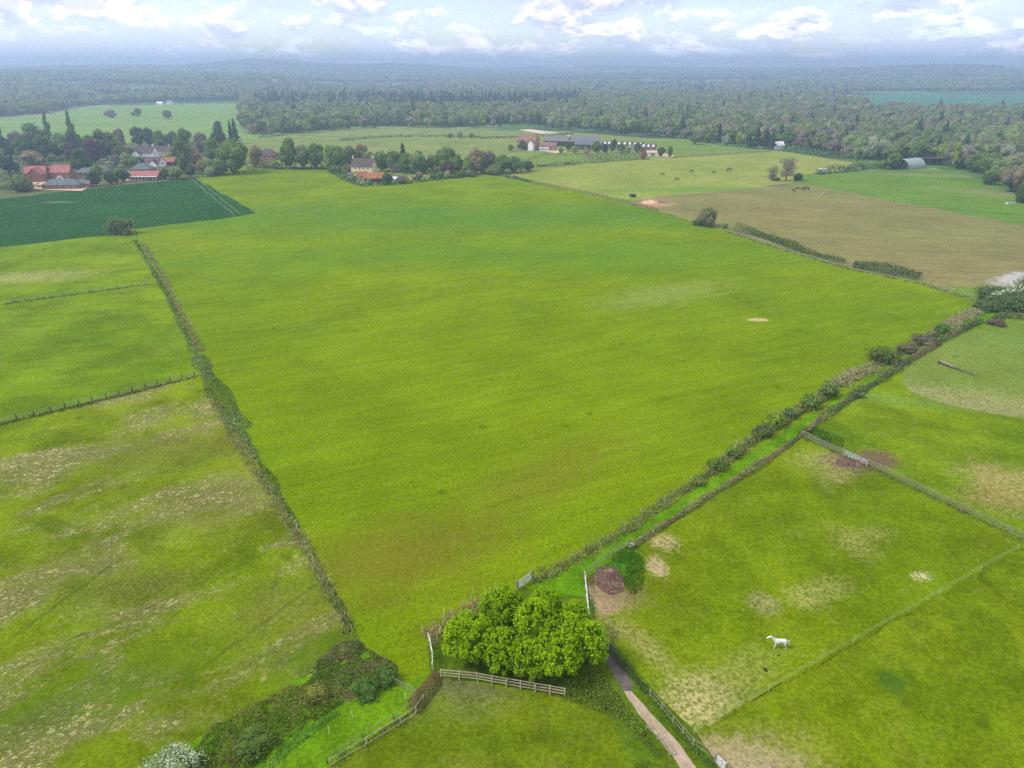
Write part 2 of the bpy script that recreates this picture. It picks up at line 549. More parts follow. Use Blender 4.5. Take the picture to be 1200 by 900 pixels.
m_horse = grass_mat("horse_paddock_grass", (0.092, 0.145, 0.002), (0.135, 0.172, 0.003), dry=(0.30, 0.27, 0.08), big=0.02, spots=0.35,
                    patches=[(778, 636, 2.2, 2.0, 0.4, (0.36, 0.28, 0.14), 0.85, 0.55), (770, 665, 1.6, 2.4, 0, (0.36, 0.27, 0.15), 0.85, 0.4),
                             (712, 680, 4.2, 3.8, 0.3, (0.085, 0.05, 0.035), 0.95, 0.45),
                             (706, 704, 3.4, 3.4, 0.0, (0.30, 0.21, 0.13), 0.9, 0.4), (730, 700, 3.6, 2.4, 0, (0.16, 0.12, 0.06), 0.75, 0.5),
                             (736, 664, 2.2, 5.2, -0.35, (0.040, 0.115, 0.006), 0.95, 0.3), (722, 655, 3.0, 2.0, 0.6, (0.028, 0.11, 0.012), 0.9, 0.3),
                             (690, 715, 0.9, 4.0, 0, (0.03, 0.08, 0.004), 0.9, 0.3),
                             (996, 541, 6.2, 4.2, 0, (0.12, 0.075, 0.055), 0.9, 0.35), (980, 556, 4, 3, 0.6, (0.28, 0.22, 0.11), 0.55, 0.6),
                             (955, 538, 5, 3, 0.3, (0.28, 0.26, 0.09), 0.55, 0.6), (998, 636, 2.6, 4, 0.2, (0.30, 0.26, 0.09), 0.45, 0.7),
                             (1025, 625, 3, 2, 0.2, (0.26, 0.23, 0.08), 0.35, 0.7), (945, 700, 3, 2.4, 0.2, (0.32, 0.28, 0.11), 0.5, 0.6),
                             (975, 688, 3, 2.4, 0.2, (0.30, 0.27, 0.10), 0.35, 0.6), (895, 708, 2.2, 2.2, 0.2, (0.26, 0.22, 0.10), 0.7, 0.5),
                             (1080, 676, 1.6, 1.0, 0.2, (0.40, 0.36, 0.20), 0.8, 0.5), (760, 760, 1.6, 5.0, 0.55, (0.26, 0.22, 0.09), 0.65, 0.7),
                             (815, 825, 5, 3.6, 0.5, (0.36, 0.31, 0.14), 0.85, 0.65), (870, 790, 6, 3.0, 0.6, (0.22, 0.22, 0.07), 0.5, 0.6),
                             (716, 740, 2, 1.5, 0, (0.30, 0.26, 0.1), 0.6, 0.6)])
m_right = grass_mat("right_paddock_grass", (0.088, 0.140, 0.002), (0.126, 0.165, 0.003), dry=(0.26, 0.23, 0.06), big=0.045, spots=0.75, mottled=0.22,
                    patches=[(866, 893, 7.5, 3.0, -0.15, (0.30, 0.235, 0.14), 0.92, 0.4), (905, 880, 6, 3.4, 0, (0.22, 0.20, 0.06), 0.5, 0.6),
                             (1045, 800, 1.8, 1.8, 0, (0.035, 0.10, 0.01), 0.8, 0.5)])
m_rmid = grass_mat("middle_right_grass", (0.090, 0.155, 0.003), (0.132, 0.185, 0.005), dry=(0.30, 0.26, 0.09), big=0.02, spots=0.5, streak=0.08, streak_dir=R(-20),
                   patches=[(975, 512, 7, 8, -0.3, (0.050, 0.110, 0.004), 0.7, 0.4), (1028, 538, 4.0, 3.6, 0, (0.12, 0.075, 0.055), 0.9, 0.35),
                            (1185, 572, 7, 8, 0.2, (0.27, 0.21, 0.09), 0.85, 0.5), (1165, 585, 6, 5, 0, (0.22, 0.17, 0.06), 0.6, 0.5),
                            (1060, 470, 22, 3.0, -0.25, (0.12, 0.20, 0.05), 0.5, 0.5)])
m_pale = grass_mat("grazed_paddock", (0.105, 0.165, 0.022), (0.140, 0.185, 0.034), dry=(0.27, 0.25, 0.11), big=0.02, mottled=0.12,
                   patches=[(1130, 470, 24, 8, -0.35, (0.28, 0.24, 0.12), 0.6, 0.6), (1180, 400, 10, 10, 0, (0.13, 0.2, 0.04), 0.6, 0.6)])
m_brown = grass_mat("brown_pasture", (0.175, 0.155, 0.060), (0.150, 0.152, 0.050), dry=(0.28, 0.21, 0.10), big=0.008, streak=0.12, streak_dir=R(-10), mottled=0.12,
                    patches=[(760, 238, 14, 13, 0, (0.36, 0.20, 0.12), 0.9, 0.35), (768, 237, 9, 5, 0, (0.14, 0.11, 0.10), 0.9, 0.3),
                             (1200, 327, 17, 7, 0.5, (0.36, 0.34, 0.32), 0.95, 0.3), (1150, 345, 14, 9, 0, (0.10, 0.20, 0.012), 0.8, 0.4),
                             (905, 217, 14, 6, 0, (0.12, 0.09, 0.06), 0.8, 0.4), (1000, 240, 60, 16, -0.35, (0.17, 0.15, 0.06), 0.5, 0.6)])
m_yell = grass_mat("yellow_pasture", (0.175, 0.215, 0.035), (0.205, 0.220, 0.05), dry=(0.30, 0.26, 0.10), big=0.008, mottled=0.12, fine=0.6,
                   patches=[(840, 222, 70, 10, 0.1, (0.07, 0.19, 0.02), 0.8, 0.5), (740, 236, 20, 9, 0, (0.07, 0.19, 0.02), 0.8, 0.5),
                            (980, 193, 50, 20, 0, (0.23, 0.20, 0.07), 0.6, 0.6)])
m_gr2 = grass_mat("hangar_field_grass", (0.078, 0.158, 0.016), (0.105, 0.175, 0.022), dry=(0.18, 0.22, 0.06), big=0.008, mottled=0.12, fine=0.6, streak=0.1, streak_dir=R(-12),
                  patches=[(1110, 206, 60, 9, -0.2, (0.20, 0.17, 0.10), 0.7, 0.5), (1165, 226, 30, 14, -0.6, (0.19, 0.17, 0.09), 0.7, 0.5),
                           (1075, 197, 34, 10, 0, (0.26, 0.2, 0.13), 0.8, 0.5)])
m_back = grass_mat("back_pasture", (0.140, 0.180, 0.045), (0.170, 0.195, 0.055), dry=(0.26, 0.24, 0.10), big=0.007, fine=0.4, mottled=0.12, streak=0.1, streak_dir=R(5),
                   patches=[(200, 178, 90, 22, 0, (0.05, 0.07, 0.035), 0.5, 0.6)])
m_mid = grass_mat("farm_paddock", (0.115, 0.175, 0.030), (0.145, 0.190, 0.040), dry=(0.22, 0.22, 0.07), big=0.01, fine=0.4, mottled=0.12)
m_farleft = grass_mat("hillside_pasture", (0.130, 0.220, 0.055), (0.155, 0.225, 0.060), dry=(0.2, 0.23, 0.08), big=0.005, fine=0.4, mottled=0.10)
m_teal = grass_mat("distant_crop", (0.05, 0.15, 0.07), (0.055, 0.16, 0.08), dry=(0.06, 0.16, 0.08), big=0.004, fine=0.2, mottled=0.08)
m_soil = grass_mat("garden_ground", (0.075, 0.10, 0.035), (0.11, 0.11, 0.055), dry=(0.2, 0.17, 0.11), big=0.03, fine=0.8)
m_verge = grass_mat("verge_grass", (0.058, 0.105, 0.005), (0.085, 0.125, 0.007), dry=(0.22, 0.19, 0.09), big=0.08, spots=0.4)

sheet("pasture", [(-320, 960), (-320, 310), (1500, 330), (1500, 960)], m_pad1, z=0.001)
sheet("garden_ground", [(-80, 215), (-80, 150), (150, 148), (300, 158), (330, 200), (262, 199), (228, 209), (110, 222), (0, 234)], m_soil, z=0.003)
sheet("back_pasture", [(255, 200), (285, 163), (420, 152), (560, 152), (660, 154), (760, 162), (800, 163), (850, 172), (905, 176), (1015, 190), (930, 200), (590, 209), (415, 216)], m_back)
sheet("farm_paddock", [(600, 199), (585, 190), (640, 178), (760, 184), (680, 194)], m_mid)
sheet("farm_paddock", [(765, 184), (700, 164), (800, 165), (905, 177), (850, 181)], m_mid)
sheet("hillside_pasture", [(-120, 180), (-120, 148), (0, 139), (50, 135), (100, 125), (175, 121), (285, 119), (330, 121), (350, 130), (300, 163), (200, 166)], m_farleft)
sheet("distant_crop", [(990, 113), (1060, 108), (1300, 109), (1300, 133), (1100, 132), (1000, 122)], m_teal)
sheet("hangar_field", [(930, 214), (940, 205), (1000, 202), (1095, 197), (1150, 210), (1190, 228), (1320, 262), (1320, 290), (1200, 265)], m_gr2)
sheet("yellow_pasture", [(590, 206), (640, 199), (680, 193), (760, 186), (850, 181), (905, 177), (1005, 190), (985, 201), (940, 205), (930, 213.5), (880, 224), (770, 231), (735, 238), (660, 222)], m_yell, jitter=0.6)
sheet("brown_pasture", [(735, 238), (770, 230), (880, 221), (930, 213.5), (1200, 264.5), (1320, 289), (1320, 345), (1200, 345), (1140, 351), (1000, 316), (850, 270)], m_brown, jitter=0.6)
sheet("meadow", [(157, 268), (200, 262), (250, 257), (300, 250), (229, 208), (262, 198), (375, 197), (415, 215), (430, 217), (500, 212), (590, 206), (660, 222), (735, 238), (770, 248), (850, 270),
                 (1000, 315), (1080, 330), (1142, 350), (1040, 430), (905, 515), (840, 560), (765, 605), (690, 655), (610, 692), (520, 735), (500, 745), (505, 790), (470, 800), (430, 765), (375, 670), (300, 540), (235, 440)], m_mead)
sheet("crop_field", [(-120, 250), (0, 233.5), (110, 221), (228, 208.5), (300, 250), (250, 258), (200, 263), (157, 269), (135, 275), (0, 290), (-120, 308)], m_crop)
sheet("paddock", [(-140, 312), (0, 290), (135, 275), (157, 268), (195, 345), (235, 438), (0, 498), (-140, 535)], m_pad1)
sheet("rough_pasture", [(-140, 535), (0, 498), (235, 438), (300, 540), (375, 670), (430, 765), (360, 790), (180, 900), (100, 960), (-200, 960)], m_rough)
sheet("lush_strip", [(100, 960), (180, 900), (340, 800), (430, 765), (470, 800), (505, 790), (520, 797), (490, 832), (390, 897), (320, 960)], m_strip)
sheet("lane_verge", [(1145, 358), (1300, 362), (1300, 376), (1165, 374), (1060, 420), (1000, 470), (940, 513), (870, 561), (800, 606), (740, 645), (685, 682), (692, 735), (720, 775), (700, 800), (640, 700),
                     (615, 692), (690, 655), (765, 605), (840, 560), (905, 515), (1040, 430)], m_strip)
sheet("clump_floor", [(500, 745), (560, 710), (615, 690), (690, 700), (720, 775), (700, 815), (520, 797), (505, 790)], m_verge)
sheet("bottom_paddock", [(320, 960), (390, 897), (490, 832), (520, 797), (660, 818), (720, 822), (775, 880), (820, 960)], m_small)
sheet("horse_paddock", [(740, 645), (800, 606), (870, 561), (940, 513), (1010, 543), (1200, 634), (1210, 640), (815, 861), (765, 818), (705, 748), (690, 735), (685, 682)], m_horse)
sheet("right_paddock", [(815, 861), (1210, 640), (1340, 700), (1340, 960), (900, 960)], m_right)
sheet("middle_right_paddock", [(940, 513), (1000, 470), (1060, 420), (1170, 373), (1320, 380), (1320, 690), (1200, 634), (1010, 543)], m_rmid)
sheet("grazed_paddock", [(1056, 448), (1060, 430), (1075, 415), (1168, 376), (1320, 382), (1320, 520), (1200, 491), (1110, 475), (1068, 460)], m_pale, jitter=0.5)
sheet("lane_edge", [(700, 748), (715, 748), (770, 815), (818, 862), (870, 960), (770, 960), (700, 815)], m_verge)

m_path = SH("path_gravel")
P = m_path.pos()
g1 = m_path.noise(P, 9, 4, 0.8)
g2 = m_path.noise(P, 0.7, 4, 0.65)
c = m_path.mix(m_path.rng(g2, 0.35, 0.65), (0.26, 0.20, 0.135), (0.34, 0.27, 0.19))
c = m_path.scale(c, m_path.rng(g1, 0.3, 0.7, 0.72, 1.28))
m_path = m_path.out(c, 0.95, m_path.bump(g1, 0.5, 0.05), 0.15)
m_tar = SH("old_asphalt")
P = m_tar.pos()
g1 = m_tar.noise(P, 9, 4, 0.8)
c = m_tar.scale(m_tar.mix(m_tar.rng(m_tar.noise(P, 0.8, 3), 0.4, 0.6), (0.075, 0.062, 0.058), (0.10, 0.082, 0.072)), m_tar.rng(g1, 0.3, 0.7, 0.8, 1.2))
m_tar = m_tar.out(c, 0.9, m_tar.bump(g1, 0.4, 0.03), 0.25)
sheet("asphalt_path", [(698, 735), (706, 732), (722, 762), (742, 806), (740, 812), (731, 812), (712, 780)], m_tar, jitter=0.05)
sheet("gravel_path", [(731, 811), (740, 811), (775, 850), (800, 878), (815, 900), (850, 960), (822, 960), (795, 898), (768, 862), (748, 838)], m_path, jitter=0.09, step=0.8)
m_sand = plain("arena_sand", (0.46, 0.38, 0.28), 0.95, 0.12, 0.05)
sheet("sand_arena", [(608, 152.2), (622, 151.4), (655, 156), (640, 158)], m_sand, jitter=0.1)
m_yard = plain("yard_ground", (0.50, 0.33, 0.22), 0.95, 0.2, 0.08)
sheet("farm_yard", [(632, 176.5), (650, 174), (664, 178), (650, 180)], m_yard, jitter=0.3)
sheet("farm_yard", [(757, 182), (762, 178), (790, 182), (788, 186)], m_yard, jitter=0.3)
m_bare = plain("bare_earth", (0.36, 0.33, 0.22), 0.95, 0.3, 0.06)
sheet("field_edge_path", ribbon([(-80, 243), (0, 236), (60, 229), (110, 222), (160, 216)], 5.5), m_bare, jitter=0.6)
sheet("bare_strip", ribbon([(239, 211), (252, 217)], 5.0), m_yard, jitter=0.7)
for a, b in (((260, 222), (271, 229)), ((273, 231), (286, 241)), ((287, 243), (297, 249))):
    sheet("bare_strip", ribbon([a, b], 2.6), m_bare, jitter=0.5)
sheet("field_edge_path", ribbon([(-80, 302), (0, 288.5), (60, 283), (128, 276)], 1.3), m_bare, jitter=0.4)
sheet("house_yard", [(40, 222), (96, 224), (108, 214), (60, 208), (36, 214)], m_yard, jitter=0.4)
sheet("house_yard", [(148, 213), (192, 210), (188, 205), (150, 206)], m_yard, jitter=0.4)
# ---------------------------------------------------------------- leaves
def qmesh(name, V, cols, mat, tris=None):
    """V: (n,4,3) quads, cols (n,3); tris: (verts (m,3), faces (k,3), cols (k,3))"""
    n = len(V)
    me = bpy.data.meshes.new(name)
    if tris is not None:
        tvv, tff, tcc = tris
        nv = n * 4 + len(tvv)
        allv = np.vstack([V.reshape(-1, 3), tvv]).astype(np.float32)
        li = np.concatenate([np.arange(n * 4), (tff + n * 4).ravel()]).astype(np.int32)
        ls = np.concatenate([np.arange(n) * 4, n * 4 + np.arange(len(tff)) * 3]).astype(np.int32)
        cc = np.vstack([cols, tcc])
    else:
        nv = n * 4
        allv = V.reshape(-1, 3).astype(np.float32)
        li = np.arange(n * 4, dtype=np.int32)
        ls = (np.arange(n) * 4).astype(np.int32)
        cc = cols
    me.vertices.add(nv); me.vertices.foreach_set("co", allv.ravel())
    me.loops.add(len(li)); me.loops.foreach_set("vertex_index", li)
    me.polygons.add(len(ls)); me.polygons.foreach_set("loop_start", ls)
    a = me.attributes.new("Col", 'FLOAT_COLOR', 'FACE')
    a.data.foreach_set("color", np.hstack([cc, np.ones((len(cc), 1))]).astype(np.float32).ravel())
    me.materials.append(mat)
    me.update(calc_edges=True)
    return me


def unit(v): return v / np.maximum(np.linalg.norm(v, axis=1, keepdims=True), 1e-9)


def leaves(rng, P, N, size, aspect=0.65, svar=0.35, twist=0.55):
    n = len(P)
    N = unit(N + rng.normal(0, twist, (n, 3)))
    T = unit(np.cross(N, rng.normal(0, 1, (n, 3))))
    B = np.cross(N, T)
    s = (size * np.clip(rng.normal(1, svar, n), 0.4, 2.0))[:, None] * 0.5
    T, B = T * s, B * s * aspect
    return np.stack([P - T, P - B * 0.9 + T * 0.1, P + T, P + B * 0.9 + T * 0.1], 1)


def leafcols(rng, n, var=0.22, hue=0.12):
    b = np.clip(rng.normal(1, var, (n, 1)), 0.45, 1.7)
    h = rng.normal(0, hue, (n, 1))
    return np.clip(b * np.hstack([1 + h, np.ones((n, 1)), 1 - h]), 0.2, 2.0)


_ico = {}
def ico(sub):
    if sub not in _ico:
        bm = bmesh.new(); bmesh.ops.create_icosphere(bm, subdivisions=sub, radius=1.0)
        v = np.array([x.co[:] for x in bm.verts]); f = np.array([[x.index for x in g.verts] for g in bm.faces]); bm.free()
        _ico[sub] = (v, f)
    return _ico[sub]


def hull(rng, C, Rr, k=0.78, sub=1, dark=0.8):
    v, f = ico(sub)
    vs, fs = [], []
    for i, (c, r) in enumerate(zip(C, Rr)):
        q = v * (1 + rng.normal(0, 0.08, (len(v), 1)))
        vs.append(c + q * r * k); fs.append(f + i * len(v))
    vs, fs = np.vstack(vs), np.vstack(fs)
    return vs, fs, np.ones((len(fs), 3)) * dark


def surface_pts(rng, C, Rr, dens, zmin=-0.6, inner=0.72):
    """points spread over the outside of a heap of lobes; Rr: (n,3) radii"""
    Ps, Ns = [], []
    for i in range(len(C)):
        n = int(dens * (Rr[i].prod()) ** (2 / 3))
        d = unit(rng.normal(0, 1, (n, 3)))
        d = d[d[:, 2] > zmin]
        rad = (1 + rng.normal(0, 0.09, (len(d), 1)) - 0.22 * rng.random((len(d), 1)) ** 2)
        p = C[i] + d * Rr[i] * rad
        keep = np.ones(len(p), bool)
        for j in range(len(C)):
            if j != i: keep &= (((p - C[j]) / Rr[j]) ** 2).sum(1) > inner ** 2
        Ps.append(p[keep]); Ns.append(unit(d / Rr[i])[keep])
    return np.vstack(Ps), np.vstack(Ns)


def crown_lobes(rng, shape, n):
    """lobes of a crown for a tree 1 m tall and 1 m wide (scaled later)"""
    C, S = [], []
    if shape == 'round':
        for i in range(n):
            d = unit(rng.normal(0, 1, (1, 3)))[0]; d[2] = abs(d[2]) * 1.25 - 0.5
            k = rng.uniform(0.45, 0.95)
            C.append([d[0] * 0.36 * k * 1.25, d[1] * 0.36 * k * 1.25, 0.46 + d[2] * 0.48 * k]); r = rng.uniform(0.10, 0.21); S.append([r * 1.15, r * 1.15, r * rng.uniform(.8, 1.2)])
        C.append([0, 0, 0.42]); S.append([0.31, 0.31, 0.40])
    elif shape == 'tall':
        for i in range(n):
            z = rng.uniform(0.15, 0.88); w = math.sin(math.pi * min(1, (z - 0.08) / 0.95)) ** 0.6 * 0.3; t = rng.uniform(0, 6.28)
            C.append([math.cos(t) * w, math.sin(t) * w, z]); r = rng.uniform(0.10, 0.17); S.append([r * 1.2, r * 1.2, r * 0.9])
        C.append([0, 0, 0.5]); S.append([0.28, 0.28, 0.36])
    elif shape == 'poplar':
        for i in range(n):
            z = 0.12 + 0.82 * (i + 0.5) / n; w = 0.30 * (1 - abs(z - 0.42) * 1.3); t = rng.uniform(0, 6.28)
            C.append([math.cos(t) * w * .5, math.sin(t) * w * .5, z]); r = max(0.1, w); S.append([r, r, 0.11])
    elif shape == 'cone':
        for i in range(n):
            z = 0.12 + 0.82 * (i / n); w = 0.46 * (1 - z) + 0.04; t = i * 2.4
            C.append([math.cos(t) * w * .5, math.sin(t) * w * .5, z]); S.append([w * 0.62 + 0.03, w * 0.62 + 0.03, 0.06])
        C.append([0, 0, 0.35]); S.append([0.24, 0.24, 0.3]); C.append([0, 0, 0.7]); S.append([0.1, 0.1, 0.28])
    elif shape == 'bush':
        for i in range(n):
            t = rng.uniform(0, 6.28); w = rng.uniform(0.1, 0.33)
            C.append([math.cos(t) * w, math.sin(t) * w, rng.uniform(0.3, 0.72) - w * 0.6]); r = rng.uniform(0.16, 0.26); S.append([r, r, r * 1.3])
        C.append([0, 0, 0.38]); S.append([0.36, 0.36, 0.42])
    return np.array(C), np.array(S)


def trunk_mesh(rng, shape, h, w, twigs=False):
    m = MB()
    r = 0.028 if shape != 'bush' else 0.03
    top = {'round': 0.55, 'tall': 0.7, 'poplar': 0.8, 'cone': 0.9, 'bush': 0.4, 'bare': 0.8}[shape]
    m.tube([(0, 0, -0.02 * h), (0.01 * w, 0, 0.2 * h * top), (-0.01 * w, 0.01 * w, 0.6 * top * h), (0, 0, top * h)], [r * h * 1.3, r * h, r * h * 0.7, r * h * 0.25], 6)
    for k in range(5 if not twigs else 11):
        t = rng.uniform(0, 6.28); z0 = rng.uniform(0.25, 0.8) * top * h
        e = (math.cos(t) * w * rng.uniform(.2, .34), math.sin(t) * w * rng.uniform(.2, .34), min(z0 + h * rng.uniform(.15, .35), 0.9 * h))
        mid = (e[0] * .45, e[1] * .45, z0 * .45 + e[2] * .55)
        m.tube([(0, 0, z0), mid, e], [r * h * .45, r * h * .3, r * h * .1], 5)
        if twigs:
            for q in range(4):
                d = (e[0] + rng.normal(0, .09 * w), e[1] + rng.normal(0, .09 * w), e[2] + rng.uniform(0, .14) * h)
                m.tube([mid, ((mid[0] + d[0]) / 2, (mid[1] + d[1]) / 2, (mid[2] + d[2]) / 2 + .02 * h), d], [r * h * .16, r * h * .1, r * h * .05], 4)
    return m


PROTO = {}
def proto(shape, idx, lod='mid'):
    key = (shape, idx, lod)
    if key in PROTO: return PROTO[key]
    rng = np.random.default_rng(hash_(shape) + idx * 17)
    if shape == 'bare':
        C, S = crown_lobes(rng, 'tall', 9)
        P_, N_ = surface_pts(rng, C, S, 9000, -0.9, 0.3)
        P_ = P_ * [1, 1, 1]
        V = leaves(rng, P_, N_ * 0.2, 0.075, 0.16, twist=1.0)
        cm = qmesh("crown", V, leafcols(rng, len(V), 0.2, 0.05), LEAF)
        tm = trunk_mesh(rng, 'bare', 1, 1, True).mesh("trunk", BARK)
    else:
        n = {'round': 10, 'tall': 14, 'poplar': 9, 'cone': 15, 'bush': 8}[shape]
        C, S = crown_lobes(rng, shape, n)
        P_, N_ = surface_pts(rng, C, S, 7200)
        V = leaves(rng, P_, N_, 0.062 if shape != 'poplar' else 0.05)
        cols = leafcols(rng, len(V), 0.2, 0.1)
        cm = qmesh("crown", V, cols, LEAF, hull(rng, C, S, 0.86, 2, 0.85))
        tm = trunk_mesh(rng, shape, 1, 1).mesh("trunk", BARK)
    PROTO[key] = (cm, tm)
    return PROTO[key]


def hash_(t): return sum(ord(ch) * (i + 3) for i, ch in enumerate(t))


def tree(name, x, y, h, w, shape, col, label, cat="tree", group=None, lean=0.0):
    t = empty(name, (x, y, float(height(x, y))), rnd.uniform(0, 6.28))
    sq = rnd.uniform(.88, 1.14)
    cm, tm = proto(shape, rnd.randrange(7))
    for nm, me in (("trunk", tm), ("crown", cm)):
        o = link(nm, me, t)
        o.scale = (w * sq, w / sq, h)
        o.color = (*col, 1)
        if lean: o.rotation_euler = (0, lean, -t.rotation_euler.z)
    return tag(t, label, cat, group)


# species colours (leaf reflectance)
GREEN, DARK, PALE, YEL = (0.070, 0.108, 0.024), (0.040, 0.068, 0.022), (0.105, 0.145, 0.050), (0.125, 0.165, 0.028)
PURP, BROWN, GREYB, OLIVE = (0.055, 0.026, 0.038), (0.150, 0.118, 0.068), (0.115, 0.098, 0.082), (0.088, 0.105, 0.040)
SILV, CONIF, RED = (0.15, 0.17, 0.11), (0.022, 0.042, 0.024), (0.17, 0.07, 0.05)
CNAME = {GREEN: "mid green", DARK: "dark green", PALE: "pale green", YEL: "yellow-green", PURP: "purple-leaved", BROWN: "brown budding", GREYB: "bare grey",
         OLIVE: "olive green", SILV: "silvery pale", CONIF: "blackish evergreen", RED: "red-leaved"}


def mass_arrays(rng, poly_world, dens, hfun, leaf, col, colvar=0.25, hullstep=None, aspect=0.65, hue=0.12):
    """leaf surface of a thicket: bumpy top over a polygon"""
    pts = np.array(poly_world)
    x0, y0 = pts.min(0); x1, y1 = pts.max(0)
    area = (x1 - x0) * (y1 - y0)
    n = int(area * dens)
    X = rng.uniform(x0, x1, n); Y = rng.uniform(y0, y1, n)
    ins, dist = inside(X, Y, pts)
    X, Y, dist = X[ins], Y[ins], dist[ins]
    H = hfun(X, Y, dist)
    k = rng.random(len(X)) ** 0.45
    Z = H * k
    e = 0.25
    gx = (hfun(X + e, Y, dist) - hfun(X - e, Y, dist)) / (2 * e); gy = (hfun(X, Y + e, dist) - hfun(X, Y - e, dist)) / (2 * e)
    N = unit(np.stack([-gx, -gy, np.ones_like(gx)], 1))
    P_ = np.stack([X, Y, Z], 1)
    V = leaves(rng, P_, N, leaf, aspect, twist=0.6)
    c = leafcols(rng, len(V), colvar, hue) * np.array(col)
    return V, c


def inside(X, Y, poly):
    n = len(poly)
    ins = np.zeros(len(X), bool)
    dist = np.full(len(X), 1e9)
    for i in range(n):
        xa, ya = poly[i]; xb, yb = poly[(i + 1) % n]
        cond = ((ya > Y) != (yb > Y)) & (X < (xb - xa) * (Y - ya) / (yb - ya + 1e-12) + xa)
        ins ^= cond
        dx, dy = xb - xa, yb - ya
        t = np.clip(((X - xa) * dx + (Y - ya) * dy) / (dx * dx + dy * dy + 1e-12), 0, 1)
        dist = np.minimum(dist, np.hypot(X - xa - t * dx, Y - ya - t * dy))
    return ins, dist


def bumps(seed, scale):
    r = np.random.default_rng(seed)
    ph = r.uniform(0, 6.28, (7, 2)); k = r.uniform(0.6, 2.2, 7); a = r.uniform(0, 6.28, 7)
    def f(X, Y):
        s = 0
        for i in range(7):
            s = s + np.sin((X * math.cos(a[i]) + Y * math.sin(a[i])) * k[i] / scale + ph[i, 0]) / k[i] ** 0.5
        return np.clip(0.5 + s / 7, 0, 1)
    return f


def thicket(name, poly, h, dens, leaf, col, label, cat, world=False, seed=1, edge=1.2, scale=1.6, rough=0.6, cols2=None, group=None, aspect=0.65, base=0.0, hue=0.12, kind=None):
    rng = np.random.default_rng(seed)
    w = poly if world else [G(*p) for p in poly]
    # real crowns overhang the outline a little: shift back for the height of the leaves
    b = bumps(seed, scale); b2 = bumps(seed + 50, scale * 2.3)
    H = lambda X, Y, d: (base + h * (1 - rough + rough * b(X, Y))) * np.clip(d / edge, 0.08, 1) ** 0.6
    V, c = mass_arrays(rng, w, dens, H, leaf, (1, 1, 1), 0.24, aspect=aspect, hue=hue)
    cen = V.mean(1)
    m = np.clip((b2(cen[:, 0], cen[:, 1]) - 0.42) * 5, 0, 1)[:, None]
    c = c * (np.array(col) * (1 - m) + np.array(cols2 or col) * m)
    # branches underneath
    me = qmesh(name, V, c, LEAF)
    o = link(name, me)
    cx, cy = np.mean([p[0] for p in w]), np.mean([p[1] for p in w])
    me.transform(Matrix.Translation((-cx, -cy, 0)))
    o.location = (cx, cy, 0)
    o.color = (1, 1, 1, 1)
    return tag(o, label, cat, group, kind)


def hedge(name, line, w, h, col, label, seed=1, leaf=None, dens=None, cols2=None, cat="hedge", rough=0.45, group=None, world=False, aspect=0.65, stems=None, hue=0.12, kind=None):
    """a hedge or bank of growth along a line of photo points"""
    c = [np.array(p if world else G(*p)) for p in line]
    mp = max(0.1, float(np.mean([np.hypot(*q) for q in c])) / FPX)
    leaf = leaf or max(0.16, mp * 1.15)
    dens = dens or 2.2 / leaf ** 2
    rng = np.random.default_rng(seed)
    Vs, Cs = [], []
    b = bumps(seed, max(1.0, w * 0.9)); b2 = bumps(seed + 9, max(3.0, w * 2.5))
    L0 = 0
    for i in range(len(c) - 1):
        d = c[i + 1] - c[i]; L = np.hypot(*d); d = d / L; nrm = np.array([-d[1], d[0]])
        n = int(L * (w + 1.2 * h) * dens)
        t = rng.uniform(0, L, n)
        a = rng.uniform(0, math.pi, n)                  # round the cross-section
        X = c[i][0] + d[0] * t; Y = c[i][1] + d[1] * t
        sc = 1 - rough + rough * 1.6 * b(X, Y)
        sc = sc * (0.93 + 0.14 * rng.random(n))
        k = rng.random(n) ** 0.3
        off = np.cos(a) * w / 2 * sc * k
        z = np.sin(a) ** 0.7 * h * sc * k
        X = X + nrm[0] * off; Y = Y + nrm[1] * off
        N = np.stack([nrm[0] * np.cos(a), nrm[1] * np.cos(a), np.sin(a) + 0.2], 1)
        V = leaves(rng, np.stack([X, Y, z], 1), N, leaf, aspect)
        m = np.clip((b2(X, Y) - 0.4) * 4, 0, 1)[:, None]
        Vs.append(V); Cs.append(leafcols(rng, n, 0.24, hue) * (np.array(col) * (1 - m) + np.array(cols2 or col) * m))
    V, C = np.vstack(Vs), np.vstack(Cs)
    me = qmesh(name, V, C, LEAF)
    o = link(name, me)
    m0 = c[len(c) // 2]
    me.transform(Matrix.Translation((-m0[0], -m0[1], 0)))
    o.location = (m0[0], m0[1], 0)
    o.color = (1, 1, 1, 1)
    return tag(o, label, cat, group, kind)


def tufts(name, pts, h, blade_w, blades, col, col2, seed, spread=0.25, lean=0.5):
    """tussocks: bundles of upright blades"""
    rng = np.random.default_rng(seed)
    pts = np.array(pts); n = len(pts)
    k = np.repeat(np.arange(n), blades)
    base = np.stack([pts[k, 0] + rng.normal(0, spread, len(k)), pts[k, 1] + rng.normal(0, spread, len(k)), np.zeros(len(k))], 1)
    a = rng.uniform(0, 6.28, len(k))
    hh = h * rng.uniform(0.5, 1.2, len(k))
    ln = rng.normal(0, lean, (len(k), 2)) * hh[:, None]
    top = base + np.stack([ln[:, 0], ln[:, 1], hh], 1)
    sd = np.stack([np.cos(a), np.sin(a), np.zeros(len(k))], 1) * blade_w / 2
    V = np.stack([base - sd, base + sd, top + sd * 0.45, top - sd * 0.45], 1)
    m = rng.random((n, 1))[k] ** 1.3
    C = (np.array(col) * (1 - m) + np.array(col2) * m) * np.clip(rng.normal(1, 0.2, (len(k), 1)), 0.5, 1.5)
    me = qmesh(name, V, C, LEAF)
    o = link(name, me)
    o.color = (1, 1, 1, 1)
    return tag(o, kind="stuff")


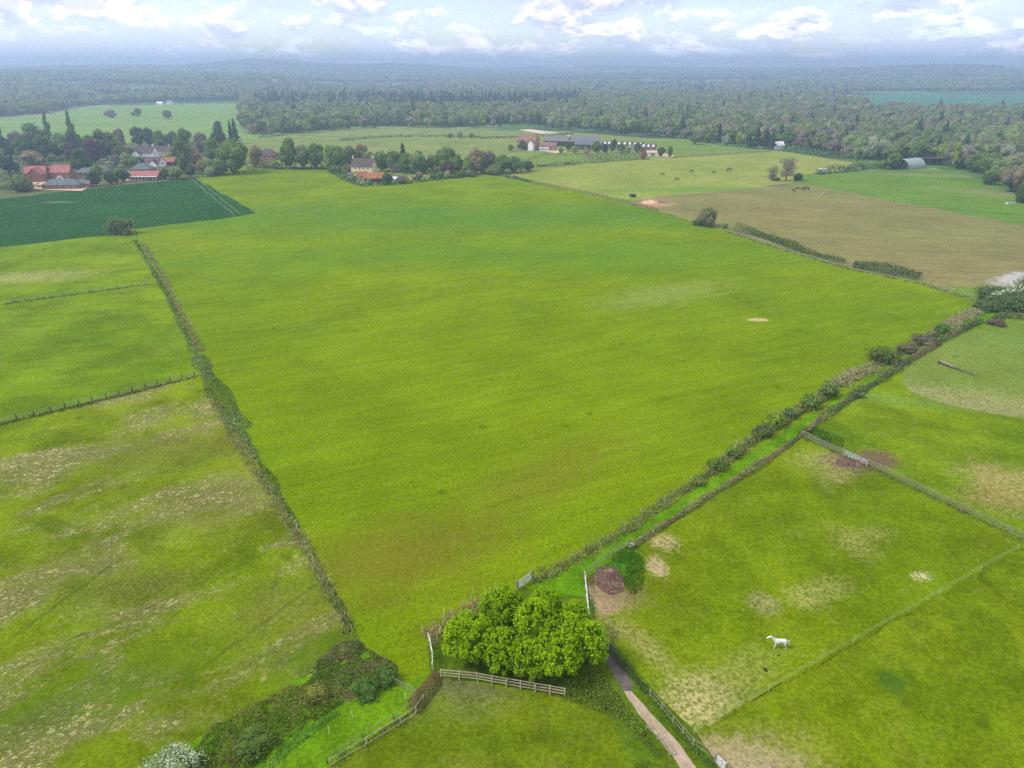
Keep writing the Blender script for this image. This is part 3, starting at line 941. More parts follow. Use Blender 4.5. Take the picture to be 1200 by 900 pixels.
def along(line, w, dens, seed, world=False):
    rng = np.random.default_rng(seed)
    c = [np.array(p if world else G(*p)) for p in line]
    out = []
    for i in range(len(c) - 1):
        d = c[i + 1] - c[i]; L = np.hypot(*d); d = d / L; nrm = np.array([-d[1], d[0]])
        n = int(L * w * dens)
        t = rng.uniform(0, L, n); o_ = np.clip(rng.normal(0, 0.33, n), -0.7, 0.7) * w
        out.append(np.stack([c[i][0] + d[0] * t + nrm[0] * o_, c[i][1] + d[1] * t + nrm[1] * o_], 1))
    return np.vstack(out)
# ---------------------------------------------------------------- materials for made things
WOOD = plain("weathered_wood", (0.36, 0.31, 0.22), 0.9, 0.3, 2.0)
WOODG = plain("grey_wood", (0.21, 0.19, 0.15), 0.9, 0.3, 2.0)
WOODD = plain("dark_wood", (0.10, 0.08, 0.06), 0.9, 0.3, 2.0)
WPAINT = plain("white_paint", (0.55, 0.56, 0.56), 0.6, 0.12, 2.0)
TAPE = plain("electric_tape", (0.30, 0.36, 0.13), 0.7, 0.1, 2.0)
WIRE = plain("wire", (0.25, 0.25, 0.24), 0.5, 0.1, 1.0, 0.4)
METAL = plain("galvanised_metal", (0.42, 0.45, 0.47), 0.45, 0.15, 1.0, 0.5, metal=0.3)
GREENP = plain("pale_green_plastic", (0.45, 0.62, 0.45), 0.6, 0.1, 1.0)
BRICK = plain("red_brick", (0.24, 0.11, 0.075), 0.9, 0.25, 0.8)
BRICKP = plain("pinkish_brick", (0.33, 0.19, 0.14), 0.9, 0.25, 0.8)
CREAM = plain("cream_render", (0.62, 0.52, 0.33), 0.85, 0.1, 0.5)
WHITER = plain("white_render", (0.74, 0.73, 0.70), 0.8, 0.08, 0.5)
TIMB = plain("black_timber", (0.045, 0.04, 0.04), 0.85, 0.25, 1.0)
GLASS = plain("window_glass", (0.05, 0.06, 0.07), 0.12, 0.2, 1.0, 0.6)
DOORM = plain("door_paint", (0.10, 0.11, 0.12), 0.6, 0.1, 1.0)
T_RED = tiles("red_clay_tiles", (0.37, 0.135, 0.12))
T_ORG = tiles("orange_pantiles", (0.33, 0.13, 0.06), 0.25)
T_SLT = tiles("grey_slate", (0.115, 0.135, 0.155))
T_PUR = tiles("purple_brown_tiles", (0.105, 0.068, 0.078))
T_BRN = tiles("brown_tiles", (0.24, 0.13, 0.10))
T_LGT = tiles("pale_sheet_roof", (0.16, 0.155, 0.16))
HOLL = plain("hangar_sheet", (0.22, 0.28, 0.28), 0.5, 0.12, 0.6, 0.4, metal=0.1)


def gable_wall(w, d, hw, hr, hip=False):
    m = MB().box(-w / 2, w / 2, -d / 2, d / 2, 0, hw)
    if not hip:
        for sx in (-1, 1):
            x0, x1 = sx * w / 2, sx * (w / 2 - 0.25)
            m.add([(x0, -d / 2, hw), (x0, d / 2, hw), (x0, 0, hw + hr), (x1, -d / 2, hw), (x1, d / 2, hw), (x1, 0, hw + hr)],
                  [(0, 1, 2), (5, 4, 3), (0, 2, 5, 3), (1, 4, 5, 2)])
    return m


def roof_mb(w, d, hw, hr, hip=False, ov=0.35, th=0.18):
    m = MB()
    w2, d2 = w / 2 + ov, d / 2 + ov
    dz = hr * ov / (d / 2)
    r = w2 - (d2 if hip else 0)
    r = max(r, 0.3) if hip else w2
    z0, z1 = hw - dz + 0.03, hw + hr + 0.03
    lo = [(-w2, -d2, z0), (w2, -d2, z0), (w2, d2, z0), (-w2, d2, z0), (-r, 0, z1), (r, 0, z1)]
    up = [(x, y, z + th) for x, y, z in lo]
    fs = [(0, 1, 5, 4), (1, 2, 5), (2, 3, 4, 5), (3, 0, 4)]
    if hip:
        m.add(lo + up, [tuple(i + 6 for i in f) for f in fs] + [f[::-1] for f in fs] + [(0, 6, 7, 1)[::-1], (1, 7, 8, 2)[::-1], (2, 8, 9, 3)[::-1], (3, 9, 6, 0)[::-1]])
    else:
        for s_ in (-1, 1):
            vs = [(-w2, s_ * d2, z0), (w2, s_ * d2, z0), (w2, 0, z1), (-w2, 0, z1)]
            m.add(vs + [(x, y, z + th) for x, y, z in vs], [(4, 5, 6, 7), (0, 3, 2, 1), (0, 1, 5, 4), (1, 2, 6, 5), (2, 3, 7, 6), (3, 0, 4, 7)])
    return m


def house(name, px, py, w, d, hw, hr, rz, wall, roof, label, cat="house", hip=False, wins=(), door=None, chim=(), gable_wins=True, extra=None, group=None, frame=None):
    """w along the ridge, d front to back; front faces -Y before rotation"""
    x, y = G(px, py) if px is not None else py
    t = empty(name, (x, y, 0), R(rz))
    t.scale = (.93, .93, .84)
    gable_wall(w, d, hw, hr, hip).build("wall", wall, t)
    ro = roof_mb(w, d, hw, hr, hip).build("roof", roof, t)
    for cx in chim:
        c = MB().box(cx - .4, cx + .4, -.35, .35, hw + hr * 0.75, hw + hr + 1.5)
        c.box(cx - .48, cx + .48, -.43, .43, hw + hr + 1.5, hw + hr + 1.65).box(cx - .15, cx + .15, -.15, .15, hw + hr + 1.65, hw + hr + 2.0)
        c.build("chimney", wall, ro)

    def window(X, Z, ww, hh, side='f'):
        f, g = MB(), MB()
        if side == 'f':
            Y = -d / 2
            f.box(X - ww / 2, X + ww / 2, Y - .07, Y - .003, Z, Z + .1).box(X - ww / 2, X + ww / 2, Y - .07, Y - .003, Z + hh - .1, Z + hh)
            f.box(X - ww / 2, X - ww / 2 + .1, Y - .068, Y - .003, Z + .1, Z + hh - .1).box(X + ww / 2 - .1, X + ww / 2, Y - .068, Y - .003, Z + .1, Z + hh - .1)
            f.box(X - .05, X + .05, Y - .066, Y - .003, Z + .1, Z + hh - .1)
            g.box(X - ww / 2 + .1, X + ww / 2 - .1, Y - .04, Y - .006, Z + .1, Z + hh - .1)
        else:
            sx = 1 if side == 'r' else -1
            Xp = sx * w / 2
            a, b = sorted((Xp + sx * .003, Xp + sx * .07))
            f.box(a, b, X - ww / 2, X + ww / 2, Z, Z + .1).box(a, b, X - ww / 2, X + ww / 2, Z + hh - .1, Z + hh)
            f.box(a, b, X - ww / 2, X - ww / 2 + .1, Z + .1, Z + hh - .1).box(a, b, X + ww / 2 - .1, X + ww / 2, Z + .1, Z + hh - .1)
            a, b = sorted((Xp + sx * .006, Xp + sx * .04))
            g.box(a, b, X - ww / 2 + .1, X + ww / 2 - .1, Z + .1, Z + hh - .1)
        fo = f.build("window", frame or WPAINT, t)
        g.build("pane", GLASS, fo)
    for (X, Z, ww, hh) in wins: window(X, Z, ww, hh)
    if gable_wins:
        for sd in 'lr': window(0, max(1.0, hw - 1.7), 1.2, 1.3, sd)
    if door is not None:
        Y = -d / 2
        dr = MB().box(door - .5, door + .5, Y - .06, Y - .003, 0, 2.1).build("door", DOORM, t)
        MB().box(door + .3, door + .36, Y - .12, Y - .062, 1.0, 1.1).build("handle", METAL, dr)
    if extra: extra(t, w, d, hw, hr)
    return tag(t, label, cat, group)


def wrow(n, w, z, ww=1.1, hh=1.2, m=1.2):
    return [(-w / 2 + m + (w - 2 * m) * (i + .5) / n, z, ww, hh) for i in range(n)]


# ---------------------------------------------------------------- village
def cross_wing(ww, dd, hw2, hr2, ox, wallm, roofm):
    def f(t, w, d, hw, hr):
        a = gable_wall(dd, ww, hw2, hr2); b = roof_mb(dd, ww, hw2, hr2)
        for nm, m, mt in (("wing_wall", a, wallm), ("wing_roof", b, roofm)):
            m.v = [(ox - y, -d / 2 - dd / 2 + 0.4 + x, z) for x, y, z in m.v]
            m.build(nm, mt, t)
    return f


def porch(ox, wallm, roofm):
    def f(t, w, d, hw, hr):
        m = gable_wall(2.0, 3.4, 2.4, 1.4); b = roof_mb(2.0, 3.4, 2.4, 1.4)
        for nm, mm, mt in (("porch", m, wallm), ("porch_roof", b, roofm)):
            mm.v = [(ox - y, -d / 2 - 1.0 + x, z) for x, y, z in mm.v]
            mm.build(nm, mt, t)
        MB().box(ox - .7, ox + .7, -d / 2 - 2.08, -d / 2 - 2.003, 0, 2.1).build("door", DOORM, t)
    return f


house("brick_house", 46, 211, 12, 7.5, 5.4, 4.0, 8, BRICK, T_RED, "tall brick house with red roof and front gable wing, left end of the village", wins=wrow(3, 13, 3.8) + wrow(3, 13, 1.0),
      chim=(-5.2,), extra=cross_wing(7.5, 7.0, 5.2, 4.0, 2.5, BRICK, T_RED))
house("brick_house", 75, 210, 11.8, 7.5, 5.2, 4.2, 4, BRICK, T_RED, "brick house with red roof, white windows and white arched porch", wins=wrow(3, 12.5, 3.5, 1.6, 1.4) + [(-4, .9, 2.0, 1.5), (4, .9, 2.0, 1.5)],
      chim=(-5.6,), extra=porch(0.5, WHITER, T_RED))
house("bungalow", 76, 220.5, 21, 8.5, 2.8, 2.9, 4, BRICK, T_SLT, "long low brick bungalow with hipped grey slate roof beside the dark crop", hip=True, wins=wrow(5, 21, .9, 1.6, 1.3), door=1.0, gable_wins=False)
house("garage", 98, 219, 9, 7, 2.6, 2.0, 12, BRICKP, T_LGT, "small brick garage with pale brown roof at the bungalow's right end", "garage", wins=[(-2, 0.3, 2.4, 2.0)], gable_wins=False)
house("bungalow", 103, 206, 12, 8, 2.8, 2.8, -6, BRICK, T_SLT, "small grey-roofed bungalow half hidden behind dark garden trees", hip=True, wins=wrow(3, 12, .9), gable_wins=False)
house("bungalow", 119, 204.5, 12, 8, 2.8, 3.0, 3, BRICKP, T_SLT, "grey-roofed bungalow between two dark garden trees", hip=True, wins=wrow(3, 12, .9), gable_wins=False)


def veranda(t, w, d, hw, hr):
    Y = -d / 2
    roof = MB().box(-w / 2 + 1, w / 2, Y - 2.6, Y - .01, 2.45, 2.6).build("veranda_roof", WPAINT, t)
    for i in range(9):
        X = -w / 2 + 1.2 + i * (w - 1.6) / 8
        MB().box(X - .14, X + .14, Y - 2.5, Y - 2.22, 0, 2.45).build("pillar", WPAINT, t)


house("long_house", 171, 210, 18.5, 7.5, 2.7, 2.8, 3, BRICK, T_RED, "long low house with pinkish red roof and white pillared veranda", wins=wrow(5, 18, .9, 1.6, 1.4), door=0, extra=veranda)
house("bungalow", 168, 202, 13, 10, 3.0, 3.6, 2, BRICKP, T_SLT, "grey slate hipped house directly behind the pink-roofed veranda house", hip=True, wins=wrow(3, 12, 1), chim=(-1.5,), gable_wins=False)
house("white_house", 173, 186, 14.5, 8, 5.6, 4.6, -5, WHITER, T_PUR, "tall white house with dark purple roof and slim white chimney", wins=wrow(4, 14.5, 3.6, 1.2, 1.3) + wrow(3, 14.5, 1.0, 1.4, 1.3),
      chim=(6.2,), extra=cross_wing(6, 4, 4.6, 3.2, -4.4, WHITER, T_PUR))
house("cottage", 182, 195, 13.5, 7, 3.6, 3.6, -14, WHITER, T_PUR, "white cottage with dark slate roof below the tall white house", wins=wrow(3, 13, 1.2, 1.4, 1.2), extra=cross_wing(5.5, 3, 3.0, 2.8, 3.0, WHITER, T_PUR))
house("outbuilding", 199.5, 193.5, 9.5, 6, 3.0, 2.8, -4, TIMB, T_ORG, "black weatherboard outbuilding with orange-red roof among the white cottages", "outbuilding", wins=[(-1, 1, 1.2, 1)], gable_wins=False)
house("cottage", 193, 182, 11, 7.5, 4.2, 3.6, 4, CREAM, T_PUR, "cream cottage with dark roof right of the tall white house", wins=wrow(3, 11, 1.6), chim=(4.6,))
house("cottage", 315.5, 187, 13, 9, 4.0, 4.6, -4, BRICK, T_PUR, "purple-brown roofed house hidden among trees behind the meadow", hip=True, wins=wrow(3, 12, 1.5), gable_wins=False)
house("shed", 311.5, 194.5, 5.0, 3.5, 2.0, 1.5, -25, WHITER, T_ORG, "small shed with orange roof at the foot of the tree belt", "shed", gable_wins=False)

# farmhouse in the middle of the picture
house("farmhouse", 427, 204, 15.0, 8.0, 6.2, 5.0, -12, CREAM, T_PUR, "cream farmhouse with dark brown roof and a chimney at each end", "farmhouse",
      wins=wrow(4, 14, 4.0, 1.2, 1.3) + wrow(3, 14, 1.2, 1.3, 1.4), chim=(-7.0, 7.0))
house("cottage_wing", 423, 211, 8, 5.5, 3.0, 2.6, 40, CREAM, T_ORG, "low cream wing with red tiles in front of the cream farmhouse", "outbuilding", wins=[(-1.5, .9, 1.2, 1.2), (1.5, .9, 1.2, 1.2)])
house("open_barn", 439.5, 213, 11.5, 7, 2.9, 3.2, 3, TIMB, T_ORG, "black timber barn with bright orange tiled roof beside the cream farmhouse", "barn",
      wins=[], gable_wins=False)
house("greenhouse", 412, 208.5, 6, 4, 2.2, 1.4, 20, METAL, GLASS, "small glass greenhouse at the left of the cream farmhouse", "greenhouse", gable_wins=False)
house("shed", 461, 213, 4.5, 3.0, 2.1, 1.2, 10, WHITER, WPAINT, "white garden shed among bushes right of the orange-roofed barn", "shed", gable_wins=False)

# stables and yard
house("farmhouse", 619, 175, 17, 11, 8.0, 5.0, -25, BRICKP, T_BRN, "big pinkish brick farmhouse with brown roof at the stable yard", "farmhouse", wins=wrow(4, 17, 5, 1.4, 1.6) + wrow(4, 17, 1.5, 1.4, 1.6),
      chim=(-6, 6), extra=cross_wing(4.5, 4, 7.0, 2.6, 6, WHITER, T_BRN))
house("outbuilding", 643, 175.8, 13, 8, 4, 3, -12, BRICKP, T_BRN, "low brick outbuilding right of the big brick farmhouse", "outbuilding", wins=wrow(2, 12, 1.2, 2, 1.8), gable_wins=False)
house("horse_lorry", 637.5, 177.2, 8, 3, 3.0, 0.25, -5, WPAINT, WPAINT, "white lorry body parked on the sandy yard by the brick farmhouse", "lorry", gable_wins=False)
house("barn", 653, 170.5, 22, 16, 5, 4, -18, TIMB, T_LGT, "grey-roofed black barn at the left of the stable yard", "barn", gable_wins=False)
bb = house("barn", 680, 170.5, 34, 20, 4.6, 4.6, -8, TIMB, T_LGT, "largest grey-roofed barn of the stable yard with a white roof strip", "barn", gable_wins=False)
mm = MB(); mm.add([(-12, -10.3, 4.8), (-10.2, -10.3, 4.8), (-10.2, -.2, 9.45), (-12, -.2, 9.45)], [(0, 1, 2, 3)]); mm.add([(-12, -10.3, 4.9), (-10.2, -10.3, 4.9), (-10.2, -.2, 9.55), (-12, -.2, 9.55)], [(0, 1, 2, 3)])
mm.build("roof_strip", WPAINT, bb)
house("barn", 690, 174.5, 24, 12, 4.5, 3.0, -10, TIMB, T_SLT, "lower dark barn in front of the largest grey barn", "barn", gable_wins=False, wins=wrow(4, 22, 1, 2.4, 2.6))
for i, (px, py, w_) in enumerate([(716, 173.5, 14), (728, 174, 16), (741, 174.5, 18), (757, 177, 16)]):
    def sky_l(t, w, d, hw, hr):
        for k in range(4):
            X = -w / 2 + w * (k + .5) / 4
            zz = lambda yy: hw + hr * (1 - abs(yy) / (d / 2)) + .27
            MB().add([(X - .8, -d / 2 + 1, zz(-d / 2 + 1)), (X + .8, -d / 2 + 1, zz(-d / 2 + 1)), (X + .8, -1, zz(-1)), (X - .8, -1, zz(-1))] +
                     [(X - .8, -d / 2 + 1, zz(-d / 2 + 1) - .1), (X + .8, -d / 2 + 1, zz(-d / 2 + 1) - .1), (X + .8, -1, zz(-1) - .1), (X - .8, -1, zz(-1) - .1)],
                     [(0, 1, 2, 3), (7, 6, 5, 4), (0, 4, 5, 1), (1, 5, 6, 2), (2, 6, 7, 3), (3, 7, 4, 0)]).build("skylight", WPAINT, t)
    house("stable_block", px, py, w_, 9, 3.4, 3.0, -10 - i * 2, BRICKP, T_PUR, ["stable block nearest the large barn, white skylights along its roof", "second stable block right of the large barn, white skylights along its roof",
          "third stable block right of the large barn, white skylights along its roof", "rightmost stable block by the red-leaved tree, brownish roof with white skylights"][i],
          "stable", gable_wins=False, wins=wrow(3, w_, .9), extra=sky_l)
house("stable_office", 763, 182.5, 9, 5, 3.0, 1.2, -4, WHITER, m_sand, "low white building with sandy roof by the red-leaved tree", "building", gable_wins=False, wins=[(1, .4, 3.0, 1.8)])
for px, py, lb in ((910, 174.5, "white house in front of dark evergreens at the wood edge"), (933, 170.5, "pale roofed house deep among trees at the wood edge"),
                   (744, 178, "pale shed between the stable blocks and dark bushes")):
    house("white_house" if px != 744 else "shed", px, py, 10, 7, 3.6, 3, 15, WHITER, T_LGT if px != 910 else WHITER, lb, "house" if px != 744 else "shed", gable_wins=False, wins=wrow(2, 9, 1.2))
house("white_house", 188, 123.5, 10, 8, 4.5, 2.5, 0, WHITER, WHITER, "tiny white house at the far edge of the hillside pasture, left one of two", gable_wins=False, wins=wrow(3, 9, 2))
house("white_house", 199, 122.5, 9, 9, 6, 3, 0, WHITER, T_LGT, "tiny white house at the far edge of the hillside pasture, right one of two", gable_wins=False, wins=wrow(2, 9, 2))

# curved metal hangar
x, y = G(1064, 197)
t = empty("hangar", (x, y, 0), R(-62))
n, rad, L = 18, 6.6, 17.0
outer, inner_ = [], []
for i in range(n + 1):
    a = math.pi * i / n
    outer.append((rad * math.cos(a), rad * 0.92 * math.sin(a))); inner_.append(((rad - .15) * math.cos(a), (rad - .15) * 0.92 * math.sin(a)))
m = MB()
vs = [(px_, -L / 2, pz) for px_, pz in outer] + [(px_, L / 2, pz) for px_, pz in outer] + [(px_, -L / 2, pz) for px_, pz in inner_] + [(px_, L / 2, pz) for px_, pz in inner_]
N1 = n + 1
fs = []
for i in range(n):
    fs += [(i, i + 1, N1 + i + 1, N1 + i)[::-1], (2 * N1 + i, 2 * N1 + i + 1, 3 * N1 + i + 1, 3 * N1 + i), (i, i + 1, 2 * N1 + i + 1, 2 * N1 + i), (N1 + i, N1 + i + 1, 3 * N1 + i + 1, 3 * N1 + i)[::-1]]
m.add(vs, fs).build("curved_roof", HOLL, t, False)
m = MB()
pts_ = [((rad - .2) * math.cos(math.pi * i / n), (rad - .2) * .92 * math.sin(math.pi * i / n)) for i in range(N1)]
for yy in (-L / 2 + .3, L / 2 - .3):
    MB().add([(a, yy, b) for a, b in pts_] + [(a, yy + .1, b) for a, b in pts_], [tuple(range(N1)), tuple(range(N1, 2 * N1))[::-1]]).build("end_wall", TIMB, t)
MB().box(-2.4, 2.4, -L / 2 + .18, -L / 2 + .26, 0, 3.8).build("sliding_door", WOODD, t)
tag(t, "curved corrugated hangar with pale grey-green roof at the wood edge", "hangar")
# open-fronted shed behind it
x, y = G(1090, 193)
t = empty("field_shelter", (x, y, 0), R(-4))
MB().box(-9, 9, 2.9, 3.05, 0, 4.0).build("back_wall", WOODD, t)
for sx in (-9, -3, 3, 9):
    MB().box(sx - .12, sx + .12, -3, -2.76, 0, 4.4).build("post", WOODD, t)
MB().add([(-9.6, -3.5, 4.5), (9.6, -3.5, 4.5), (9.6, 3.4, 4.05), (-9.6, 3.4, 4.05), (-9.6, -3.5, 4.7), (9.6, -3.5, 4.7), (9.6, 3.4, 4.25), (-9.6, 3.4, 4.25)],
         [(3, 2, 1, 0), (4, 5, 6, 7), (0, 1, 5, 4), (1, 2, 6, 5), (2, 3, 7, 6), (3, 0, 4, 7)]).build("roof", T_BRN, t)
tag(t, "dark open-fronted shed with flat roof behind the hangar", "shed")

# ---------------------------------------------------------------- fences and gates
def fence(pts, spacing, h, rails, label, post_m, rail_m, pw=0.10, rw=0.09, rt=0.035, name="fence", world=False, group=None, lean=0.0, round_=True, cat="fence"):
    c = [Vector(p if world else G(*p)) for p in pts]
    t = empty(name, (c[0].x, c[0].y, 0))
    r = random.Random(len(pts) * 13 + int(c[0].x * 3))
    pm = MB().box(-pw / 2, pw / 2, -pw / 2, pw / 2, -0.02, h + 0.08).mesh("post", post_m)
    o0 = c[0]
    segs = []
    for i in range(len(c) - 1):
        d = c[i + 1] - c[i]
        n = max(1, round(d.length / spacing))
        segs += [c[i] + d * (k / n) for k in range(n)]
    segs.append(c[-1])
    for p in segs[:100]:
        o = link("post", pm, t)
        o.location = (p.x - o0.x, p.y - o0.y, r.uniform(-.04, .03))
        o.rotation_euler = (r.gauss(0, .03 + lean), r.gauss(0, .03 + lean), r.uniform(0, 1.5))
    for zr in rails:
        m = MB()
        for i in range(len(segs) - 1):
            a, b = segs[i] - o0, segs[i + 1] - o0
            if i: a = last
            zb = zr + r.gauss(0, .012)
            last = b
            m.bar((a.x, a.y, zr if not i else zl), (b.x, b.y, zb), rt, rw)
            zl = zb
        m.build("rail", rail_m, t)
    return tag(t, label, cat, group)


def gate(a, b, label, mat, h=1.15, name="field_gate", bars=5):
    c, d = Vector(G(*a)), Vector(G(*b))
    L = (d - c).length
    t = empty(name, (c.x, c.y, 0), math.atan2(d.y - c.y, d.x - c.x))
    for X in (0, L):
        MB().box(X - .09, X + .09, -.09, .09, 0, h + .2).build("gate_post", WOODG, t)
    m = MB()
    for k in range(bars):
        z = .15 + (h - .15) * k / (bars - 1)
        m.box(.14, L - .14, -.025, .025, z - .04, z + .04)
    m.build("bar", mat, t)
    m = MB()
    for X in (.16, L / 2, L - .16): m.box(X - .04, X + .04, -.052, -.026, .1, h)
    m.bar((.2, .05, .2), (L - .2, .05, h - .05), .03, .07)
    m.build("brace", mat, t)
    return tag(t, label, "gate")


fence([(517, 795), (560, 799), (610, 808), (662, 817)], 1.65, 1.25, (.45, .85, 1.25), "wooden post and rail fence along the near edge of the bright green tree clump", WOOD, WOOD, 0.13, 0.11, 0.045)
fence([(685, 679), (687, 700), (690, 729)], 2.0, 1.3, (.5, .9, 1.3), "whitish rail fence beside the brown muck heap", WPAINT, WPAINT, .10, .09, .04)
fence([(685, 679), (712, 656), (738, 641)], 2.4, 1.25, (.6, 1.22), "pale rail fence from the muck heap up to the white blossom bush", WOODG, WOODG, .11, .10, .04)
fence([(503, 752), (507, 772), (507, 786)], 1.6, 1.2, (.5, .9, 1.2), "short whitish rail fence left of the tree clump", WPAINT, WPAINT, .10, .085, .04)
fence([(388, 899), (430, 874), (470, 850), (487, 838), (497, 824)], 2.6, 1.15, (.35, 1.13), "curved pale fence along the bottom paddock", WOOD, WOOD, .08, .06, .03)
fence([(384, 896), (425, 869), (462, 846), (490, 826)], 2.6, 1.1, (1.05,), "old grey rail fence running close behind the curved pale fence", WOODD, WOODG, .08, .06, .03)
fence([(458, 801), (472, 808), (487, 817)], 1.8, 1.05, (.6, 1.03), "short weathered rail between the bramble bank and the dead hedge", WOODG, WOODG, .09, .09, .03)
fence([(762, 818), (788, 849), (812, 876), (838, 894)], 1.9, 1.15, (.6, 1.15), "white-topped rail fence along the horse paddock side of the path", WOOD, WOODG, .08, .06, .03)
fence([(757, 856), (770, 868), (784, 887)], 1.8, 1.1, (.6, 1.1), "short pale rail fence on the hedge side of the gravel path", WOOD, WOODG, .10, .08, .035)
fence([(813, 861), (900, 811), (1000, 754), (1100, 697), (1192, 645)], 11.0, 1.0, (.55, .98), "long double line of pale electric tape between the horse paddock and right paddock", GREENP, TAPE, .03, .04, .02, "tape_fence")
fence([(940, 512), (968, 526), (988, 534)], 1.9, 1.2, (.45, .85, 1.2), "grey post and rail fence between the lane hedge and the paddock gate", WOODG, WOODG, .13, .11, .045)
fence([(1016, 546), (1060, 567), (1130, 601), (1200, 634), (1290, 678)], 2.2, 1.25, (.45, .85, 1.25), "long grey post and rail fence running away right from the paddock gate", WOODG, WOODG, .11, .085, .035)
fence([(0, 497.5), (60, 483), (140, 464), (228, 441)], 2.6, 1.2, (.4, .8, 1.18), "dark post and wire fence between the two left pastures, nearer one", WOODD, WIRE, .16, .03, .03)
fence([(0, 357.5), (60, 349), (120, 341), (172, 334)], 3.4, 1.15, (.5, 1.12), "faint grey fence across the upper left paddock", WOODG, WIRE, .18, .03, .03)
fence([(588, 207), (640, 217.5), (690, 228), (735, 238), (770, 247)], 3.6, 1.3, (.5, .9, 1.28), "dark post and rail fence along the far right edge of the big meadow", WOODD, WOODD, .26, .14, .08)
fence([(590, 198), (640, 181), (700, 184), (760, 187)], 5, 1.3, (.6, 1.3), "thin dark fence below the stable yard", WOODD, WOODD, .2, .14, .08)
fence([(780, 186.5), (830, 183), (905, 178)], 5, 1.4, (.5, 1.0, 1.4), "pale rail fence along the top of the yellow pasture", WOODG, WOODG, .2, .16, .08)
fence([(862, 272), (935, 300), (1040, 322), (1080, 331), (1143, 351)], 3.2, 1.15, (.5, 1.1), "grey stock fence in straw grass beside the dark boundary hedge", WOODG, WIRE, .15, .04, .04)
fence([(1064, 441), (1070, 462), (1108, 477), (1200, 492), (1290, 506)], 5.5, 1.0, (.95,), "single tape fence curving round the pale grazed paddock", WOODG, WIRE, .07, .025, .02, "tape_fence")
gate((988, 534), (1016, 547), "grey metal gate over bare brown ground in the paddock fence", METAL)
gate((606, 692), (624, 679), "grey metal gate behind the bright green tree clump", METAL, 1.35)
gate((838, 894), (850, 905), "white field gate at the bottom end of the path fence", WPAINT)
for px, py, lb in ((413, 843, "pale green plastic stake in the grass strip, nearest the bramble bank's brown patch"), (475, 821, "pale green plastic stake beside the dead hedge"),
                   (386, 861, "pale green plastic stake in the grass strip, furthest down the strip")):
    x, y = G(px, py)
    t = empty("fence_stake", (x, y, 0))
    MB().tube([(0, 0, 0), (0.02, 0, .6), (0, 0.02, 1.15)], [.035, .03, .03], 6).build("stake", GREENP, t)
    m = MB()
    for z in (.4, .7, 1.0): m.tube([(0, 0, z), (.09, 0, z + .03)], [.02, .015], 5)
    m.build("wire_hook", GREENP, t)
    tag(t, lb, "stake")

# ---------------------------------------------------------------- rough strips, ditches and hedges
ditch_line = [(158, 282), (176, 312), (196, 346), (214, 384), (232, 418), (246, 446), (262, 470), (282, 505), (300, 536), (318, 566), (332, 592)]
for k, (a, b, w_, h_) in enumerate(((0, 4, 1.8, 0.45), (4, 7, 3.8, 0.9), (7, 10, 1.7, 0.5))):
    hedge("ditch_growth", ditch_line[a:b + 1], w_, h_, (0.060, 0.088, 0.018), ["dark green ditch growth at the far end of the straight field boundary", "widest clump of dark scrub where the left fence meets the ditch",
          "dark nettles along the near part of the left ditch"][k], 11 + k, leaf=0.42 - .06 * k, cols2=(0.085, 0.115, 0.045), cat="undergrowth", rough=0.6)
hedge("ditch_growth", [(328, 585), (345, 612), (362, 645), (380, 680), (398, 712), (412, 738)], 1.1, 0.6, (0.05, 0.085, 0.02), "thin strip of dark weeds down to the bramble bank", 15, leaf=0.25, cols2=(0.13, 0.14, 0.06), cat="undergrowth", rough=0.7)
STRAW, STRAW2 = (0.20, 0.18, 0.085), (0.075, 0.095, 0.018)
left_edge = [(x - (7 if y > 440 else -6), y + 3) for x, y in ditch_line]
tufts("straw_grass", along([(168, 286), (190, 322), (212, 368), (236, 412)], 1.0, 5, 1), .7, .12, 7, STRAW, STRAW2, 1)
tufts("straw_grass", along([(252, 472), (275, 515), (300, 552), (322, 585), (345, 622), (368, 665), (395, 712), (410, 742)], 1.1, 6, 2), .6, .10, 8, STRAW, STRAW2, 2)
tufts("straw_grass", along([(500, 748), (520, 736), (545, 722), (560, 710), (590, 696)], 1.9, 9, 3), .65, .10, 8, (0.26, 0.215, 0.12), (0.13, 0.12, 0.04), 3)
tufts("straw_grass", along([(622, 684), (660, 664), (700, 642), (740, 618), (775, 592), (805, 572)], 1.5, 6, 4), .6, .10, 9, (0.16, 0.16, 0.075), (0.07, 0.10, 0.015), 4)
tufts("straw_grass", along([(830, 556), (870, 525), (905, 500), (975, 456), (1020, 432), (1060, 410), (1105, 385), (1140, 364)], 2.0, 3, 5), .7, .20, 8, (0.17, 0.155, 0.085), (0.065, 0.09, 0.018), 5)
tufts("straw_grass", along([(978, 452), (1000, 440), (1024, 430)], 2.8, 4, 6), .8, .20, 9, (0.22, 0.20, 0.125), (0.10, 0.11, 0.035), 6)
tufts("straw_grass", along([(1108, 384), (1125, 375), (1145, 365)], 2.8, 4, 7), .8, .24, 9, (0.22, 0.185, 0.12), (0.11, 0.11, 0.045), 7)
tufts("straw_grass", along([(850, 271), (900, 288), (1000, 317), (1080, 333), (1143, 352)], 1.5, 2, 8), .5, .3, 7, (0.17, 0.165, 0.085), (0.08, 0.11, 0.03), 8)
tufts("straw_grass", along([(0, 498), (60, 484), (140, 465), (230, 442)], .9, 7, 9), .45, .12, 7, (0.08, 0.078, 0.024), (0.04, 0.06, 0.008), 9)
tufts("straw_grass", along([(0, 357.5), (60, 349), (120, 341), (172, 334)], .9, 4, 10), .45, .16, 7, (0.12, 0.125, 0.05), (0.06, 0.09, 0.015), 10)
tufts("straw_grass", along([(392, 893), (430, 870), (470, 846), (492, 826)], .8, 9, 12), .45, .08, 8, (0.14, 0.14, 0.05), (0.06, 0.09, 0.01), 12)
